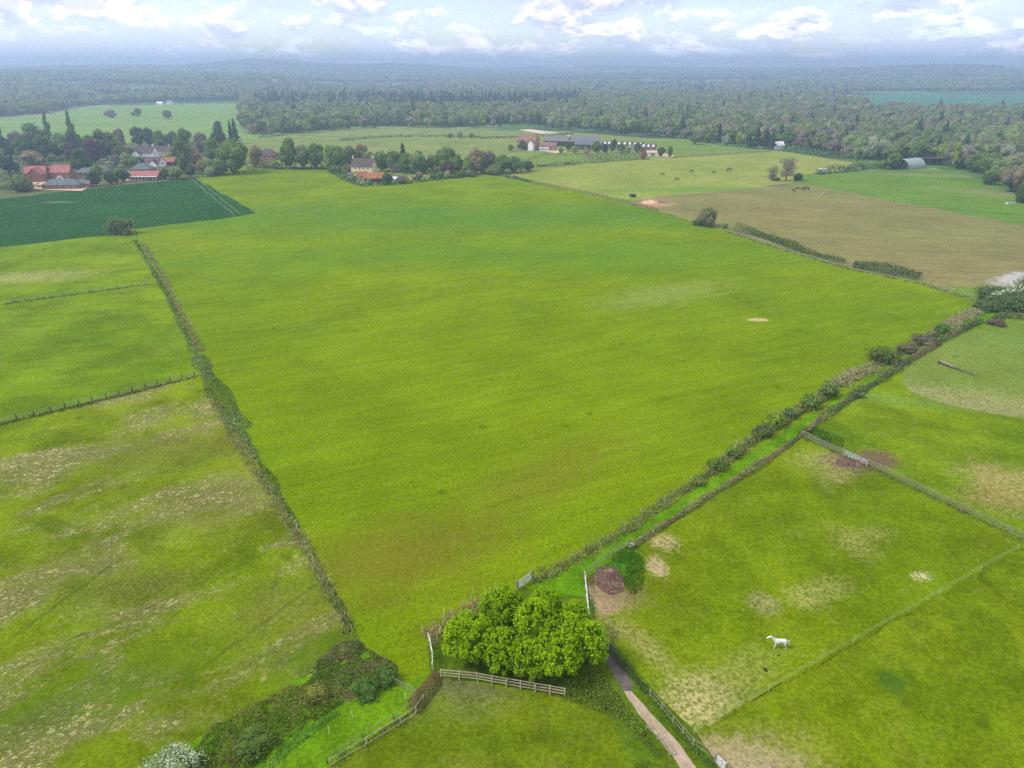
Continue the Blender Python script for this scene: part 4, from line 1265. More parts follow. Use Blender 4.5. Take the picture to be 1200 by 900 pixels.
tufts("straw_grass", along([(940, 513), (1010, 545), (1060, 568), (1200, 635), (1280, 672)], .9, 6, 13), .45, .10, 7, (0.12, 0.12, 0.04), (0.06, 0.085, 0.01), 13)
tufts("straw_grass", along([(813, 861), (1000, 754), (1192, 645)], .35, 7, 14), .25, .07, 6, (0.10, 0.13, 0.01), (0.065, 0.10, 0.004), 14)
# tussocky clumps all over the rough pasture
rg = np.random.default_rng(5)
pp = []
while len(pp) < 5200:
    px, py = rg.uniform(-40, 420), rg.uniform(490, 930)
    x, y = G(px, py)
    ins, dd = inside(np.array([x]), np.array([y]), [G(*q) for q in [(-60, 510), (235, 445), (300, 548), (368, 675), (405, 745), (350, 790), (180, 890), (100, 940), (-60, 940)]])
    v = math.sin(x * .11 + y * .05) + math.sin(y * .16 - x * .06 + 1) + math.sin(x * .31 + 2) * .5
    if ins[0] and v > rg.uniform(-.9, 1.6): pp.append((x, y))


# far lane hedge (right side of the grass lane)
lane = [(742, 641), (770, 622), (800, 603), (835, 580), (870, 559), (905, 536), (940, 511)]
hedge("lane_hedge", lane[:4], 1.2, 1.0, (0.065, 0.075, 0.032), "low brownish hedge beside the grass lane, stretch nearest the white blossom bush", 31, leaf=.24, cols2=(0.12, 0.10, 0.055), hue=.06)
hedge("lane_hedge", lane[3:], 1.3, 1.1, (0.065, 0.075, 0.032), "low brownish hedge beside the grass lane, stretch ending at the grey paddock fence", 32, leaf=.28, cols2=(0.12, 0.10, 0.055), hue=.06)
hedge("lane_hedge", [(940, 511), (965, 490), (990, 473), (1010, 459), (1030, 448)], 1.7, 1.4, (0.060, 0.078, 0.032), "thicker lane hedge just beyond the grey paddock fence", 33, leaf=.32, cols2=(0.12, 0.10, 0.055), hue=.06)
hedge("lane_hedge", [(1030, 448), (1050, 434), (1075, 418), (1100, 403), (1125, 389), (1148, 377)], 1.7, 1.5, (0.055, 0.062, 0.035), "brown lane hedge along the pale grazed paddock", 34, leaf=.36, cols2=(0.11, 0.085, 0.055), hue=.06)
hedge("paddock_hedge", [(1164, 377), (1175, 372), (1200, 374), (1260, 380)], 2.4, 1.8, (0.055, 0.060, 0.036), "dark hedge curving off at the far corner of the grazed paddock", 35, leaf=.4, cols2=(0.10, 0.08, 0.055), hue=.06)
hedge("path_hedge", [(700, 748), (716, 765), (740, 792), (762, 816)], 1.1, .75, (0.035, 0.052, 0.018), "low dark hedge between asphalt path and horse paddock", 36, leaf=.16, cols2=(0.09, 0.11, 0.03))
hedge("path_verge_growth", [(762, 816), (790, 850), (815, 880), (848, 915)], .8, .45, (0.045, 0.085, 0.016), "dark weedy strip under the white-topped path fence", 37, leaf=.14, cols2=(0.10, 0.14, 0.02), cat="undergrowth")
# boundary hedge right of the meadow
hedge("boundary_hedge", [(862, 270), (885, 276), (910, 284), (938, 295)], 4.4, 2.8, (0.034, 0.058, 0.014), "dense dark hedge along the brown pasture, farther piece", 41, leaf=.36, cols2=(0.045, 0.075, 0.022))
hedge("boundary_hedge", [(938, 295), (965, 303), (990, 309)], 2.8, 2.0, (0.030, 0.052, 0.018), "dense dark hedge along the brown pasture, lower middle piece", 42, leaf=.36, cols2=(0.05, 0.08, 0.025))
hedge("boundary_hedge", [(1000, 313), (1025, 317), (1050, 322), (1078, 328)], 5.2, 3.2, (0.028, 0.052, 0.018), "dense dark hedge along the brown pasture, nearest piece", 43, leaf=.36, cols2=(0.045, 0.075, 0.022))
# hedges farther off
def fh(line, w_, h_, col, label, seed, c2=None, nm="hedge"):
    hedge(nm, line, w_, h_, col, label, seed, leaf=1.0, cols2=c2, dens=1.5)
fh([(957, 204.5), (985, 201.5), (1000, 200)], 7, 4.5, (0.05, 0.07, 0.03), "rounded hedge at the corner where the yellow pasture meets the hangar field", 51)
fh([(1000, 200), (1020, 197.5), (1040, 196)], 5, 5, (0.04, 0.055, 0.026), "dark hedge running to the hangar", 52)
fh([(918, 176), (960, 183), (1007, 191)], 9, 5, (0.05, 0.085, 0.04), "shrubby hedge along the foot of the wood above the yellow pasture", 53)
fh([(562, 206), (500, 212.5), (450, 217.5), (430, 219), (415, 216.5)], 3, 2.2, (0.035, 0.075, 0.028), "clipped garden hedge round the cream farmhouse", 54)
fh([(415, 216.5), (400, 209), (385, 201)], 3, 3, (0.045, 0.08, 0.03), "garden hedge at the left of the cream farmhouse", 55)
fh([(290, 199), (330, 198), (382, 198)], 2.2, 2.2, (0.03, 0.045, 0.022), "dark clipped hedge under the tree belt", 56)
fh([(465, 201), (490, 201), (515, 200)], 3, 2.5, (0.03, 0.05, 0.022), "dark hedge between the farmhouse lawn and the trees", 57)
fh([(398, 166), (430, 162.5), (470, 160.5), (520, 160.3), (562, 161.5)], 3, 2.5, (0.035, 0.06, 0.03), "long thin hedge across the pale back pasture", 58)
fh([(562, 162.5), (610, 161), (672, 157.5)], 3, 2.5, (0.03, 0.055, 0.028), "straight dark hedge below the sand arena", 59)
fh([(600, 199), (640, 195), (680, 192)], 4, 2.5, (0.035, 0.06, 0.026), "dark hedge at the top left of the yellow pasture", 60)
fh([(684, 191), (700, 189.5), (725, 188), (750, 186.5)], 9, 7, (0.095, 0.125, 0.045), "pale green willow screen in front of the stable yard", 61, (0.13, 0.13, 0.07))
fh([(592, 207), (606, 210), (622, 214)], 3, 2, (0.030, 0.055, 0.022), "short dark hedge at the meadow's far right corner", 62)
fh([(540, 206), (565, 203), (590, 203)], 6, 4, (0.06, 0.085, 0.035), "shrubby hedge between the farmhouse garden and yellow pasture", 63)
fh([(0, 222), (15, 222.5), (48, 220)], 5, 3, (0.035, 0.07, 0.026), "dark hedge at the left end of the village by the crop", 64)
fh([(0, 212), (30, 206)], 5, 4, (0.025, 0.045, 0.022), "dark evergreen hedge behind the pale round bush", 65)
fh([(20, 192), (60, 190), (100, 189)], 8, 7, (0.025, 0.040, 0.022), "tall dark evergreen screen behind the red-roofed houses", 66)
fh([(238, 207), (255, 204), (262, 201)], 4, 2, (0.07, 0.10, 0.03), "low growth at the corner of dark crop and meadow", 67)

hedge("verge_scrub", [(872, 526), (895, 511), (925, 493), (950, 479), (978, 463)], 1.4, .9, (0.042, 0.066, 0.012), "tangled low scrub joining the verge shrubs along the grass lane, middle stretch", 71, leaf=.3, cols2=(0.075, 0.085, 0.025), rough=.8, cat="scrub")
hedge("verge_scrub", [(1022, 432), (1050, 417), (1075, 405), (1098, 394)], 2.4, 1.3, (0.048, 0.050, 0.026), "tangled brownish scrub on the lane verge, far stretch", 72, leaf=.36, cols2=(0.07, 0.065, 0.035), rough=.8, cat="scrub")
hedge("verge_scrub", [(800, 577), (825, 560), (858, 539), (872, 528)], 1.4, .8, (0.055, 0.078, 0.018), "low pale scrub on the lane verge, near stretch", 73, leaf=.24, cols2=(0.10, 0.105, 0.04), rough=.85, cat="scrub")
for k, (ln, w_, h_, col, lb) in enumerate([
    ([(328, 197), (350, 196.5), (372, 196.5), (392, 197)], 9, 8, (0.060, 0.088, 0.024), "leafy undergrowth filling the tree belt left of the cream farmhouse"),
    ([(440, 200), (470, 201), (500, 201)], 9, 8, (0.052, 0.080, 0.022), "leafy undergrowth in the tree belt right of the cream farmhouse"),
    ([(505, 202), (540, 202.5), (575, 202), (612, 200.5)], 9, 7, (0.062, 0.078, 0.028), "leafy undergrowth in the right part of the tree belt"),
    ([(0, 181), (30, 181), (70, 181), (110, 180)], 14, 10, (0.052, 0.078, 0.024), "shrubby garden growth across the back of the village, left half"),
    ([(125, 184), (148, 181), (160, 179)], 10, 8, (0.066, 0.086, 0.028), "shrubby garden growth between the purple trees and the white house"),
    ([(195, 174), (225, 176), (262, 180)], 14, 11, (0.055, 0.080, 0.024), "shrubby growth behind the right end of the village"),
    ([(285, 196), (300, 195), (322, 197)], 8, 7, (0.066, 0.075, 0.030), "scrubby growth between the village and the tree belt")]):
    hedge("shrub_belt", ln, w_, h_, col, lb, 160 + k, leaf=.95, dens=1.5, cols2=tuple(q * 1.35 for q in col), rough=.5, cat="shrubs")
# shrubs standing in the verge on the left of the lane
def shrub(px, py, w_, h_, col, label, c2=None, seed=1, leaf=.3, n=10, cat="shrub", name="shrub", zt=None, blossom=None, group=None):
    rng = np.random.default_rng(seed)
    C, S = crown_lobes(rng, 'bush', n)
    P_, N_ = surface_pts(rng, C * [w_, w_, h_], S * [w_, w_, h_], 9.0 / leaf ** 2, -.9)
    P_[:, 2] = np.maximum(P_[:, 2], .02)
    V = leaves(rng, P_, N_, leaf)
    m = (rng.random((len(V), 1)) < .35) * 1.0
    c = leafcols(rng, len(V), .22, .1) * (np.array(col) * (1 - m) + np.array(c2 or col) * m)
    if blossom is not None:
        b = bumps(seed, w_ * .16)
        mm_ = ((b(P_[:, 0], P_[:, 1] + P_[:, 2]) + rng.normal(0, .08, len(P_))) > blossom)[:, None] * (P_[:, 2:3] > h_ * .3)
        c = np.where(mm_, np.array([[.27, .30, .22]]) * np.clip(rng.normal(1, .12, (len(V), 1)), .6, 1.2), c)
    x, y = G(px, py)
    t = empty(name, (x, y, 0))
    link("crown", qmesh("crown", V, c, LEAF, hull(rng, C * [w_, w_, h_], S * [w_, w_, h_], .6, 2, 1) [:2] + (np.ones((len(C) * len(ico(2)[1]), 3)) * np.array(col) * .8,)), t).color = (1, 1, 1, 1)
    tm = trunk_mesh(rng, 'bush', h_, w_).build("stem", BARK, t)
    return tag(t, label, cat, group)


for k, (px, py, w_, h_, col, c2, lb) in enumerate([
    (838, 549, 4.2, 2.4, (0.05, 0.085, 0.018), (0.11, 0.15, 0.02), "rounded green shrub on the lane verge, nearest the camera"),
    (858, 536, 3.0, 2.2, (0.05, 0.085, 0.02), (0.11, 0.15, 0.03), "small round shrub just beyond the nearest verge shrub"),
    (818, 566, 3.4, 1.4, (0.08, 0.12, 0.03), (0.14, 0.16, 0.05), "low yellowish scrub at the near end of the verge shrubs"),
    (895, 510, 5.2, 2.8, (0.055, 0.070, 0.022), (0.10, 0.11, 0.035), "broad brown-green shrub on the verge beside the bright yellow-green one"),
    (909, 497, 4.6, 3.6, (0.085, 0.13, 0.014), (0.16, 0.21, 0.014), "bright yellow-green shrub, tallest on the lane verge"),
    (927, 489, 3.8, 2.4, (0.055, 0.085, 0.03), (0.09, 0.12, 0.04), "grey-green shrub between the bright shrub and two round ones"),
    (948, 477, 5.4, 3.0, (0.055, 0.09, 0.02), (0.12, 0.16, 0.03), "round green shrub, nearer of a touching pair on the verge"),
    (971, 464, 5.2, 3.4, (0.045, 0.080, 0.02), (0.10, 0.13, 0.03), "round green shrub, farther of a touching pair on the verge"),
    (1036, 424, 8.6, 4.4, (0.055, 0.078, 0.016), (0.075, 0.10, 0.02), "biggest olive shrub at the middle of the lane verge"),
    (1064, 412, 6.5, 2.8, (0.075, 0.072, 0.040), (0.11, 0.10, 0.05), "brownish scrub on the verge, nearer half of a grey-brown bank"),
    (1082, 402, 6.5, 2.8, (0.070, 0.068, 0.040), (0.11, 0.10, 0.055), "brownish scrub on the verge, farther half of a grey-brown bank"),
    (1103, 391, 5.0, 3.2, (0.045, 0.085, 0.02), (0.07, 0.11, 0.025), "small dark green shrub near the far end of the verge"),
    (1003, 466, 3.6, 1.9, (0.06, 0.075, 0.03), (0.10, 0.10, 0.045), "small round bush growing out of the lane hedge"),
    (1166, 381, 5.0, 2.6, (0.075, 0.060, 0.042), (0.10, 0.085, 0.055), "round brown bush at the far corner of the grazed paddock"),
]):
    shrub(px, py, w_ * .98, h_ * .9, col, lb, c2, 100 + k, leaf=.22 + .0011 * (560 - py), group="shrubs along the grass lane")
shrub(738, 642, 1.5, 1.5, (0.08, 0.11, 0.03), "small bush covered in white blossom at the end of the pale rail fence", None, 120, leaf=.14, blossom=.35, name="blossom_bush")
shrub(203, 912, 6.4, 3.4, (0.10, 0.14, 0.06), "pale blossoming bush cut by the bottom edge, left of the bramble bank", (0.22, 0.26, 0.15), 121, leaf=.20, blossom=.5, n=16, name="blossom_bush")
shrub(142, 274, 12, 8.5, (0.06, 0.085, 0.035), "lone round bush at the corner of the dark crop and the ditch", (0.12, 0.12, 0.07), 122, leaf=.6, name="bush")
shrub(826, 265, 10.5, 9.5, (0.10, 0.095, 0.045), "tall olive-brown bush on the boundary of the brown pasture", (0.07, 0.09, 0.03), 123, leaf=.5, name="bush", n=14)
shrub(818, 263, 6, 3.6, (0.035, 0.055, 0.02), "dark low bush at the left foot of the tall olive-brown bush", None, 124, leaf=.5, name="bush")
shrub(849, 268, 3.4, 2.8, (0.09, 0.14, 0.03), "tiny bright green bush right of the tall olive-brown bush", None, 125, leaf=.4, name="bush")
shrub(741, 231, 4.2, 2.0, (0.035, 0.035, 0.030), "dark low bush at the corner of the yellow pasture above the bare soil", None, 126, leaf=.5, name="bush")
for k, (px, py, w_, h_, lb) in enumerate([(1165, 352, 14, 5, "dark thicket at the right edge, below the pale track"), (1182, 360, 13, 5.5, "dark thicket with white blossom at the right edge"),
                                          (1203, 352, 14, 7, "tall thicket with white blossom cut by the right edge"), (1160, 363, 10, 3.4, "low dark thicket at the end of the grass lane"), (1215, 366, 12, 4, "dark thicket behind the paddock hedge at the right edge")]):
    shrub(px, py, w_, h_, (0.045, 0.07, 0.024), lb, (0.075, 0.10, 0.035), 130 + k, leaf=.42, n=14, blossom=.72 if k in (1, 2) else None, name="thicket")

# brambles along the bottom left
thicket("bramble_bank", [(362, 800), (372, 775), (392, 757), (415, 748), (440, 765), (468, 782), (462, 800), (440, 812), (405, 822), (378, 822)], 1.2, 95, .20, (0.046, 0.062, 0.016),
        "dark low bramble bank at the near end of the ditch", "bramble", seed=3, cols2=(0.075, 0.068, 0.034), scale=.6, rough=1.0, edge=.7, hue=.08)
thicket("bramble_bank", [(190, 905), (235, 865), (275, 840), (320, 815), (365, 800), (378, 822), (405, 822), (382, 838), (335, 868), (290, 905), (270, 930), (150, 940)], 2.0, 90, .20, (0.050, 0.068, 0.013),
        "long dark green scrub bank at the bottom, left of the grass strip", "scrub", seed=4, cols2=(0.082, 0.080, 0.022), scale=.65, rough=1.0, edge=.7, hue=.08)
shrub(368, 818, 3.2, 1.9, (0.11, 0.12, 0.025), "yellowish bush sticking out of the bramble bank", (0.17, 0.16, 0.04), 140, leaf=.14, n=12)
shrub(430, 812, 3.6, 1.9, (0.045, 0.085, 0.02), "green bush at the right end of the bramble bank, nearer one", (0.07, 0.12, 0.025), 141, leaf=.14, n=12)
shrub(452, 797, 3.2, 1.9, (0.045, 0.085, 0.02), "green bush at the right end of the bramble bank, farther one", (0.07, 0.12, 0.025), 142, leaf=.14, n=12)
shrub(300, 880, 4.4, 2.4, (0.06, 0.095, 0.02), "rounded scrub bush in the middle of the bottom scrub bank", (0.10, 0.13, 0.03), 143, leaf=.16, n=12)
thicket("cut_branches", [(408, 826), (400, 818), (410, 806), (425, 816)], .6, 200, .22, (0.20, 0.12, 0.08), "small pile of reddish dead branches at the bramble bank's edge", "branch pile", seed=6, aspect=.12, hue=.03)
thicket("dead_hedge", [(478, 822), (492, 806), (508, 788), (520, 792), (517, 806), (503, 826), (492, 838), (482, 834)], 1.1, 420, .34, (0.12, 0.070, 0.035),
        "reddish brown heap of dead branches where three fences meet", "branch pile", seed=7, aspect=.10, cols2=(0.09, 0.09, 0.03), edge=.7, hue=.03, scale=.8)
thicket("nettle_patch", [(270, 930), (300, 900), (345, 862), (392, 832), (400, 838), (352, 874), (318, 905), (300, 935)], .6, 110, .14, (0.045, 0.11, 0.02), "dark green nettles fringing the grass strip", "nettles", seed=8, cols2=(0.09, 0.16, 0.03), edge=.5)
thicket("nettle_patch", [(716, 648), (735, 640), (757, 655), (757, 690), (742, 700), (728, 685), (735, 662), (718, 660)], .7, 80, .16, (0.026, 0.060, 0.003), "lush dark green nettles curving round the muck heap", "nettles", seed=9, cols2=(0.035, 0.08, 0.004), edge=.6)
thicket("nettle_patch", [(942, 508), (955, 500), (990, 515), (988, 527), (965, 522)], .8, 40, .25, (0.030, 0.066, 0.006), "lush nettles in the corner behind the grey paddock fence", "nettles", seed=10, cols2=(0.045, 0.085, 0.008), edge=.8)
thicket("clump_hedge", [(655, 800), (700, 790), (712, 797), (735, 830), (752, 852), (778, 892), (765, 885), (742, 860), (715, 838), (690, 832), (655, 818)], 1.5, 150, .17, (0.052, 0.095, 0.006),
        "leafy hedge between the tree clump and the gravel path", "hedge", seed=11, cols2=(0.07, 0.10, 0.015), scale=1.1, rough=.6, hue=.08)
# muck heap
def heap(name, px, py, w_, d_, h_, mat, label, seed, cat="muck heap", rz=0):
    rng = np.random.default_rng(seed)
    b = bumps(seed, .55); b2 = bumps(seed + 1, 1.6)
    n = 34
    m = MB()
    vs = []
    for i in range(n):
        for j in range(n):
            u, v = i / (n - 1) * 2 - 1, j / (n - 1) * 2 - 1
            r = math.hypot(u, v) * (0.7 + .75 * float(b2(np.array(u * 2), np.array(v * 2))))
            z = max(0, 1 - r ** 2) ** .8 * h_ * (.55 + .6 * float(b(np.array(u * w_ / 2), np.array(v * d_ / 2))))
            vs.append((u * w_ / 2, v * d_ / 2, z - .02))
    fs = [(i * n + j, (i + 1) * n + j, (i + 1) * n + j + 1, i * n + j + 1) for i in range(n - 1) for j in range(n - 1)]
    o = m.add(vs, fs).build(name, mat, None)
    x, y = G(px, py)
    o.location = (x, y, .03)
    o.rotation_euler = (0, 0, R(rz))
    return tag(o, label, cat)


m_muck = SH("muck")
co = m_muck.n('ShaderNodeTexCoord').outputs['Object']
q1, q2 = m_muck.noise(co, 2.6, 6, .75), m_muck.noise(co, .6, 4, .6)
c = m_muck.mix(m_muck.rng(q1, .35, .68), (0.055, 0.032, 0.026), (0.20, 0.12, 0.085))
c = m_muck.mix(m_muck.rng(q2, .58, .7, 0, .7), c, (0.33, 0.24, 0.14))
m_muck = m_muck.out(c, .95, m_muck.bump(q1, 1.0, .3))
heap("muck_heap", 711, 682, 4.2, 5.4, .75, m_muck, "brown horse muck heap ringed by dark green nettles", 3)
heap("muck_heap", 1000, 542, 6.2, 3.6, .4, m_muck, "flat dark brown muck spread around the grey metal gate", 4)
heap("soil_heap", 762, 238, 9, 5, 1.6, m_yard, "pinkish soil heap at the corner of the brown pasture", 5, "soil heap")
dung = plain("dung", (0.035, 0.026, 0.016), .95, .3, 5)
hp = heap("dung_pile", 912, 769, .75, .6, .16, dung, "dark dung pile directly below the white horse", 6, "dung")
for px, py, lb in ((897, 786, "largest dark dung pile, below left of the white horse"), (939, 766, "small dark dung pile right of the white horse's hind legs"), (931, 780, "dark dung pile nearest the tape fence"),
                   (1005, 687, "dark dung pile far up the horse paddock"), (832, 828, "dark dung pile on the straw patch near the path"), (1012, 760, "dark dung spot just beyond the tape fence")):
    o = hp.copy(); COL.objects.link(o)
    x, y = G(px, py); o.location = (x, y, .03); o.rotation_euler.z = px; s_ = 1.35 if px == 897 else .8
    o.scale = (s_, s_, s_); o["label"] = lb
# fallen trunk in the grazed paddock
x, y = G(1100, 426); x2, y2 = G(1142, 442)
t = empty("fallen_trunk", (x, y, 0))
m = MB().tube([(0, 0, .35), ((x2 - x) * .3, (y2 - y) * .3, .32), ((x2 - x) * .62, (y2 - y) * .6, .22), (x2 - x, y2 - y, .08)], [.42, .36, .2, .06], 10)
m.build("trunk", plain("dead_bark", (0.07, 0.055, 0.045), .95, .4, 2.0), t)
m = MB()
for k in range(7):
    f_ = .45 + .08 * k
    m.tube([((x2 - x) * f_, (y2 - y) * f_, .25), ((x2 - x) * f_ + 1.0, (y2 - y) * f_ + rnd.uniform(-.6, .7), .5 + rnd.uniform(-.2, .3))], [.08, .03], 5)
m.build("branch", BARK, t)
MB().tube([((x2 - x) * .02, (y2 - y) * .02, .74), ((x2 - x) * .42, (y2 - y) * .42, .62)], [.10, .06], 6).build("stripped_wood", plain("bare_wood", (0.42, 0.38, 0.33), .9, .2, 2), t)
tag(t, "long dark fallen tree trunk lying in the pale grazed paddock", "log")
# pale trough and trailer far off
x, y = G(1184, 239)
t = empty("water_trough", (x, y, 0), R(10))
MB().box(-2.2, 2.2, -.6, .6, .05, .12).box(-2.2, 2.2, -.6, -.5, .12, .8).box(-2.2, 2.2, .5, .6, .12, .8).box(-2.2, -2.1, -.5, .5, .12, .8).box(2.1, 2.2, -.5, .5, .12, .8).build("tank", WPAINT, t)
MB().box(-2.09, 2.09, -.49, .49, .6, .62).build("water", GLASS, t)
tag(t, "pale water trough in the hangar field near the right edge", "trough")
x, y = G(964, 203.2)
t = empty("livestock_trailer", (x, y, 0), R(-8))
MB().box(-2.6, 2.6, -1.1, 1.1, .7, 2.9).build("body", WPAINT, t)
for sx in (-.6, .6):
    for sy in (-1.16, 1.16):
        MB().tube([(sx, sy - .12, .42), (sx, sy + .12, .42)], [.42, .42], 12).build("wheel", TIMB, t)
MB().bar((2.6, 0, .8), (4.0, 0, .6), .12, .12).build("drawbar", METAL, t)
tag(t, "pale livestock trailer parked at the end of the rounded hedge", "trailer")

# ---------------------------------------------------------------- horses
def horse_body(name, mat, head='level'):
    hd = {'level': [(.62, 0, 1.30, .185), (.86, 0, 1.50, .135), (1.06, 0, 1.66, .105), (1.24, 0, 1.60, .10), (1.42, 0, 1.47, .07), (1.50, 0, 1.41, .055)],
          'graze': [(.64, 0, 1.12, .18), (.88, 0, .86, .13), (1.04, 0, .60, .105), (1.10, 0, .42, .10), (1.16, 0, .22, .07), (1.18, 0, .12, .055)]}[head]
    pts = [(-.55, 0, 1.20, .25)]; edges = []
    def chain(start, seq):
        p = start
        for q in seq:
            pts.append(q); edges.append((p, len(pts) - 1)); p = len(pts) - 1
        return p
    ch = chain(0, [(-.25, 0, 1.14, .27), (.05, 0, 1.10, .28), (.36, 0, 1.15, .26)])
    e = chain(ch, hd)
    chain(0, [(-.80, 0, 1.18, .19)])
    for sy in (-1, 1):
        off = .10 * sy
        chain(0, [(-.62, .13 * sy, .98, .17), (-.50, .14 * sy, .80, .12), (-.72, .13 * sy, .50, .055), (-.68 - off, .13 * sy, .16, .042), (-.62 - off, .13 * sy, .04, .055)])
        chain(ch, [(.42, .13 * sy, .92, .14), (.40, .14 * sy, .74, .085), (.42 + off, .13 * sy, .43, .052), (.41 + off, .13 * sy, .14, .04), (.46 + off, .13 * sy, .04, .052)])
        p = hd[2]
        pts.append((p[0] - .02, .06 * sy, p[2] + .15, .022)); edges.append((ch + 3, len(pts) - 1))
    me = bpy.data.meshes.new(name)
    me.from_pydata([p[:3] for p in pts], edges, [])
    o = link(name, me)
    sk = o.modifiers.new("skin", 'SKIN'); sk.use_smooth_shade = True
    lay = me.skin_vertices[0].data if me.skin_vertices else None
    if lay is None:
        bm = bmesh.new(); bm.from_mesh(me); bm.verts.layers.skin.verify(); bm.to_mesh(me); bm.free(); lay = me.skin_vertices[0].data
    for i, p in enumerate(pts):
        lay[i].radius = (p[3] * (.82 if i < 6 else 1), p[3]); lay[i].use_root = (i == 0)
    o.modifiers.new("smooth", 'SUBSURF').render_levels = 2
    o.modifiers["smooth"].levels = 2
    dg = bpy.context.evaluated_depsgraph_get()
    m2 = bpy.data.meshes.new_from_object(o.evaluated_get(dg))
    m2.name = name; m2.materials.clear(); m2.materials.append(mat)
    bpy.data.objects.remove(o)
    return m2, hd


def horse(px, py, rz, bodym, hairm, label, head, cat="horse", scale=1.0, group=None, cache={}):
    x, y = G(px, py)
    key = (bodym.name, head)
    if key not in cache: cache[key] = horse_body("body", bodym, head)
    me, hd = cache[key]
    t = empty("horse", (x, y, 0), R(rz))
    t.scale = (scale,) * 3
    link("body", me, t)
    m = MB()
    for a, b in zip(hd[:3], hd[1:3]):
        m.tube([(a[0] - .08, 0, a[2] + a[3] * .85), (b[0] - .06, 0, b[2] + b[3] * .9)], [.05, .045], 6)
    m.tube([(hd[0][0] - .3, 0, 1.40 if head == 'level' else 1.36), (hd[0][0] - .08, 0, hd[0][2] + hd[0][3] * .85)], [.03, .05], 6)
    m.build("mane", hairm, t, True)
    MB().tube([(-.90, 0, 1.25), (-1.04, 0, 1.12), (-1.10, 0, .85), (-1.08, 0, .5)], [.05, .065, .075, .02], 7).build("tail", hairm, t, True)
    return tag(t, label, cat, group)


coatw = plain("white_coat", (0.54, 0.525, 0.49), .7, .06, 2.0)
hairw = plain("white_hair", (0.52, 0.50, 0.45), .8, .1, 6.0)
coatd = plain("dark_brown_coat", (0.040, 0.026, 0.020), .6, .2, 2.0)
haird = plain("black_hair", (0.015, 0.013, 0.012), .7, .2, 6.0)
coatb = plain("bay_coat", (0.085, 0.045, 0.026), .6, .2, 2.0)
coatg = plain("buff_coat", (0.45, 0.36, 0.25), .7, .1, 2.0)
horse(912, 760, 176, coatw, hairw, "white horse standing in the green paddock with its head held forward", 'level', scale=1.02)
HG = "dark horses grazing in the far pastures"
for px, py, rz, c_, lb, s_ in ((776, 206, 10, coatd, "dark horse in the yellow pasture, leftmost of the scattered five", 1.1), (793, 212, 175, coatd, "dark horse in the yellow pasture, closest to its green lower edge", 1.2),
                               (810, 203, 190, coatb, "brown horse in the middle of the yellow pasture", 1.2), (836, 204, 5, coatd, "dark horse between the brown horse and the largest dark horse", 1.1),
                               (854, 201.5, 185, coatd, "largest dark horse, nearest the bare grey trees", 1.5),
                               (930, 225, 20, coatd, "dark horse at the left end of the small herd in the brown pasture", .9), (934, 222.5, 190, coatd, "dark horse second from the left in the small herd", .95),
                               (941, 223.5, 0, coatd, "dark horse in the middle of the small herd in the brown pasture", 1.1), (944.5, 222.5, 185, coatb, "brown horse right beside the middle dark horse", 1.1),
                               (947.5, 223, 80, coatd, "dark horse at the right end of the small herd", .9)):
    horse(px, py, rz, c_, haird, lb, 'graze', scale=s_ * 1.15, group=HG)
horse(965.5, 228.5, 195, coatg, hairw, "pale buff horse alone right of the small dark herd", 'graze', scale=1.1)
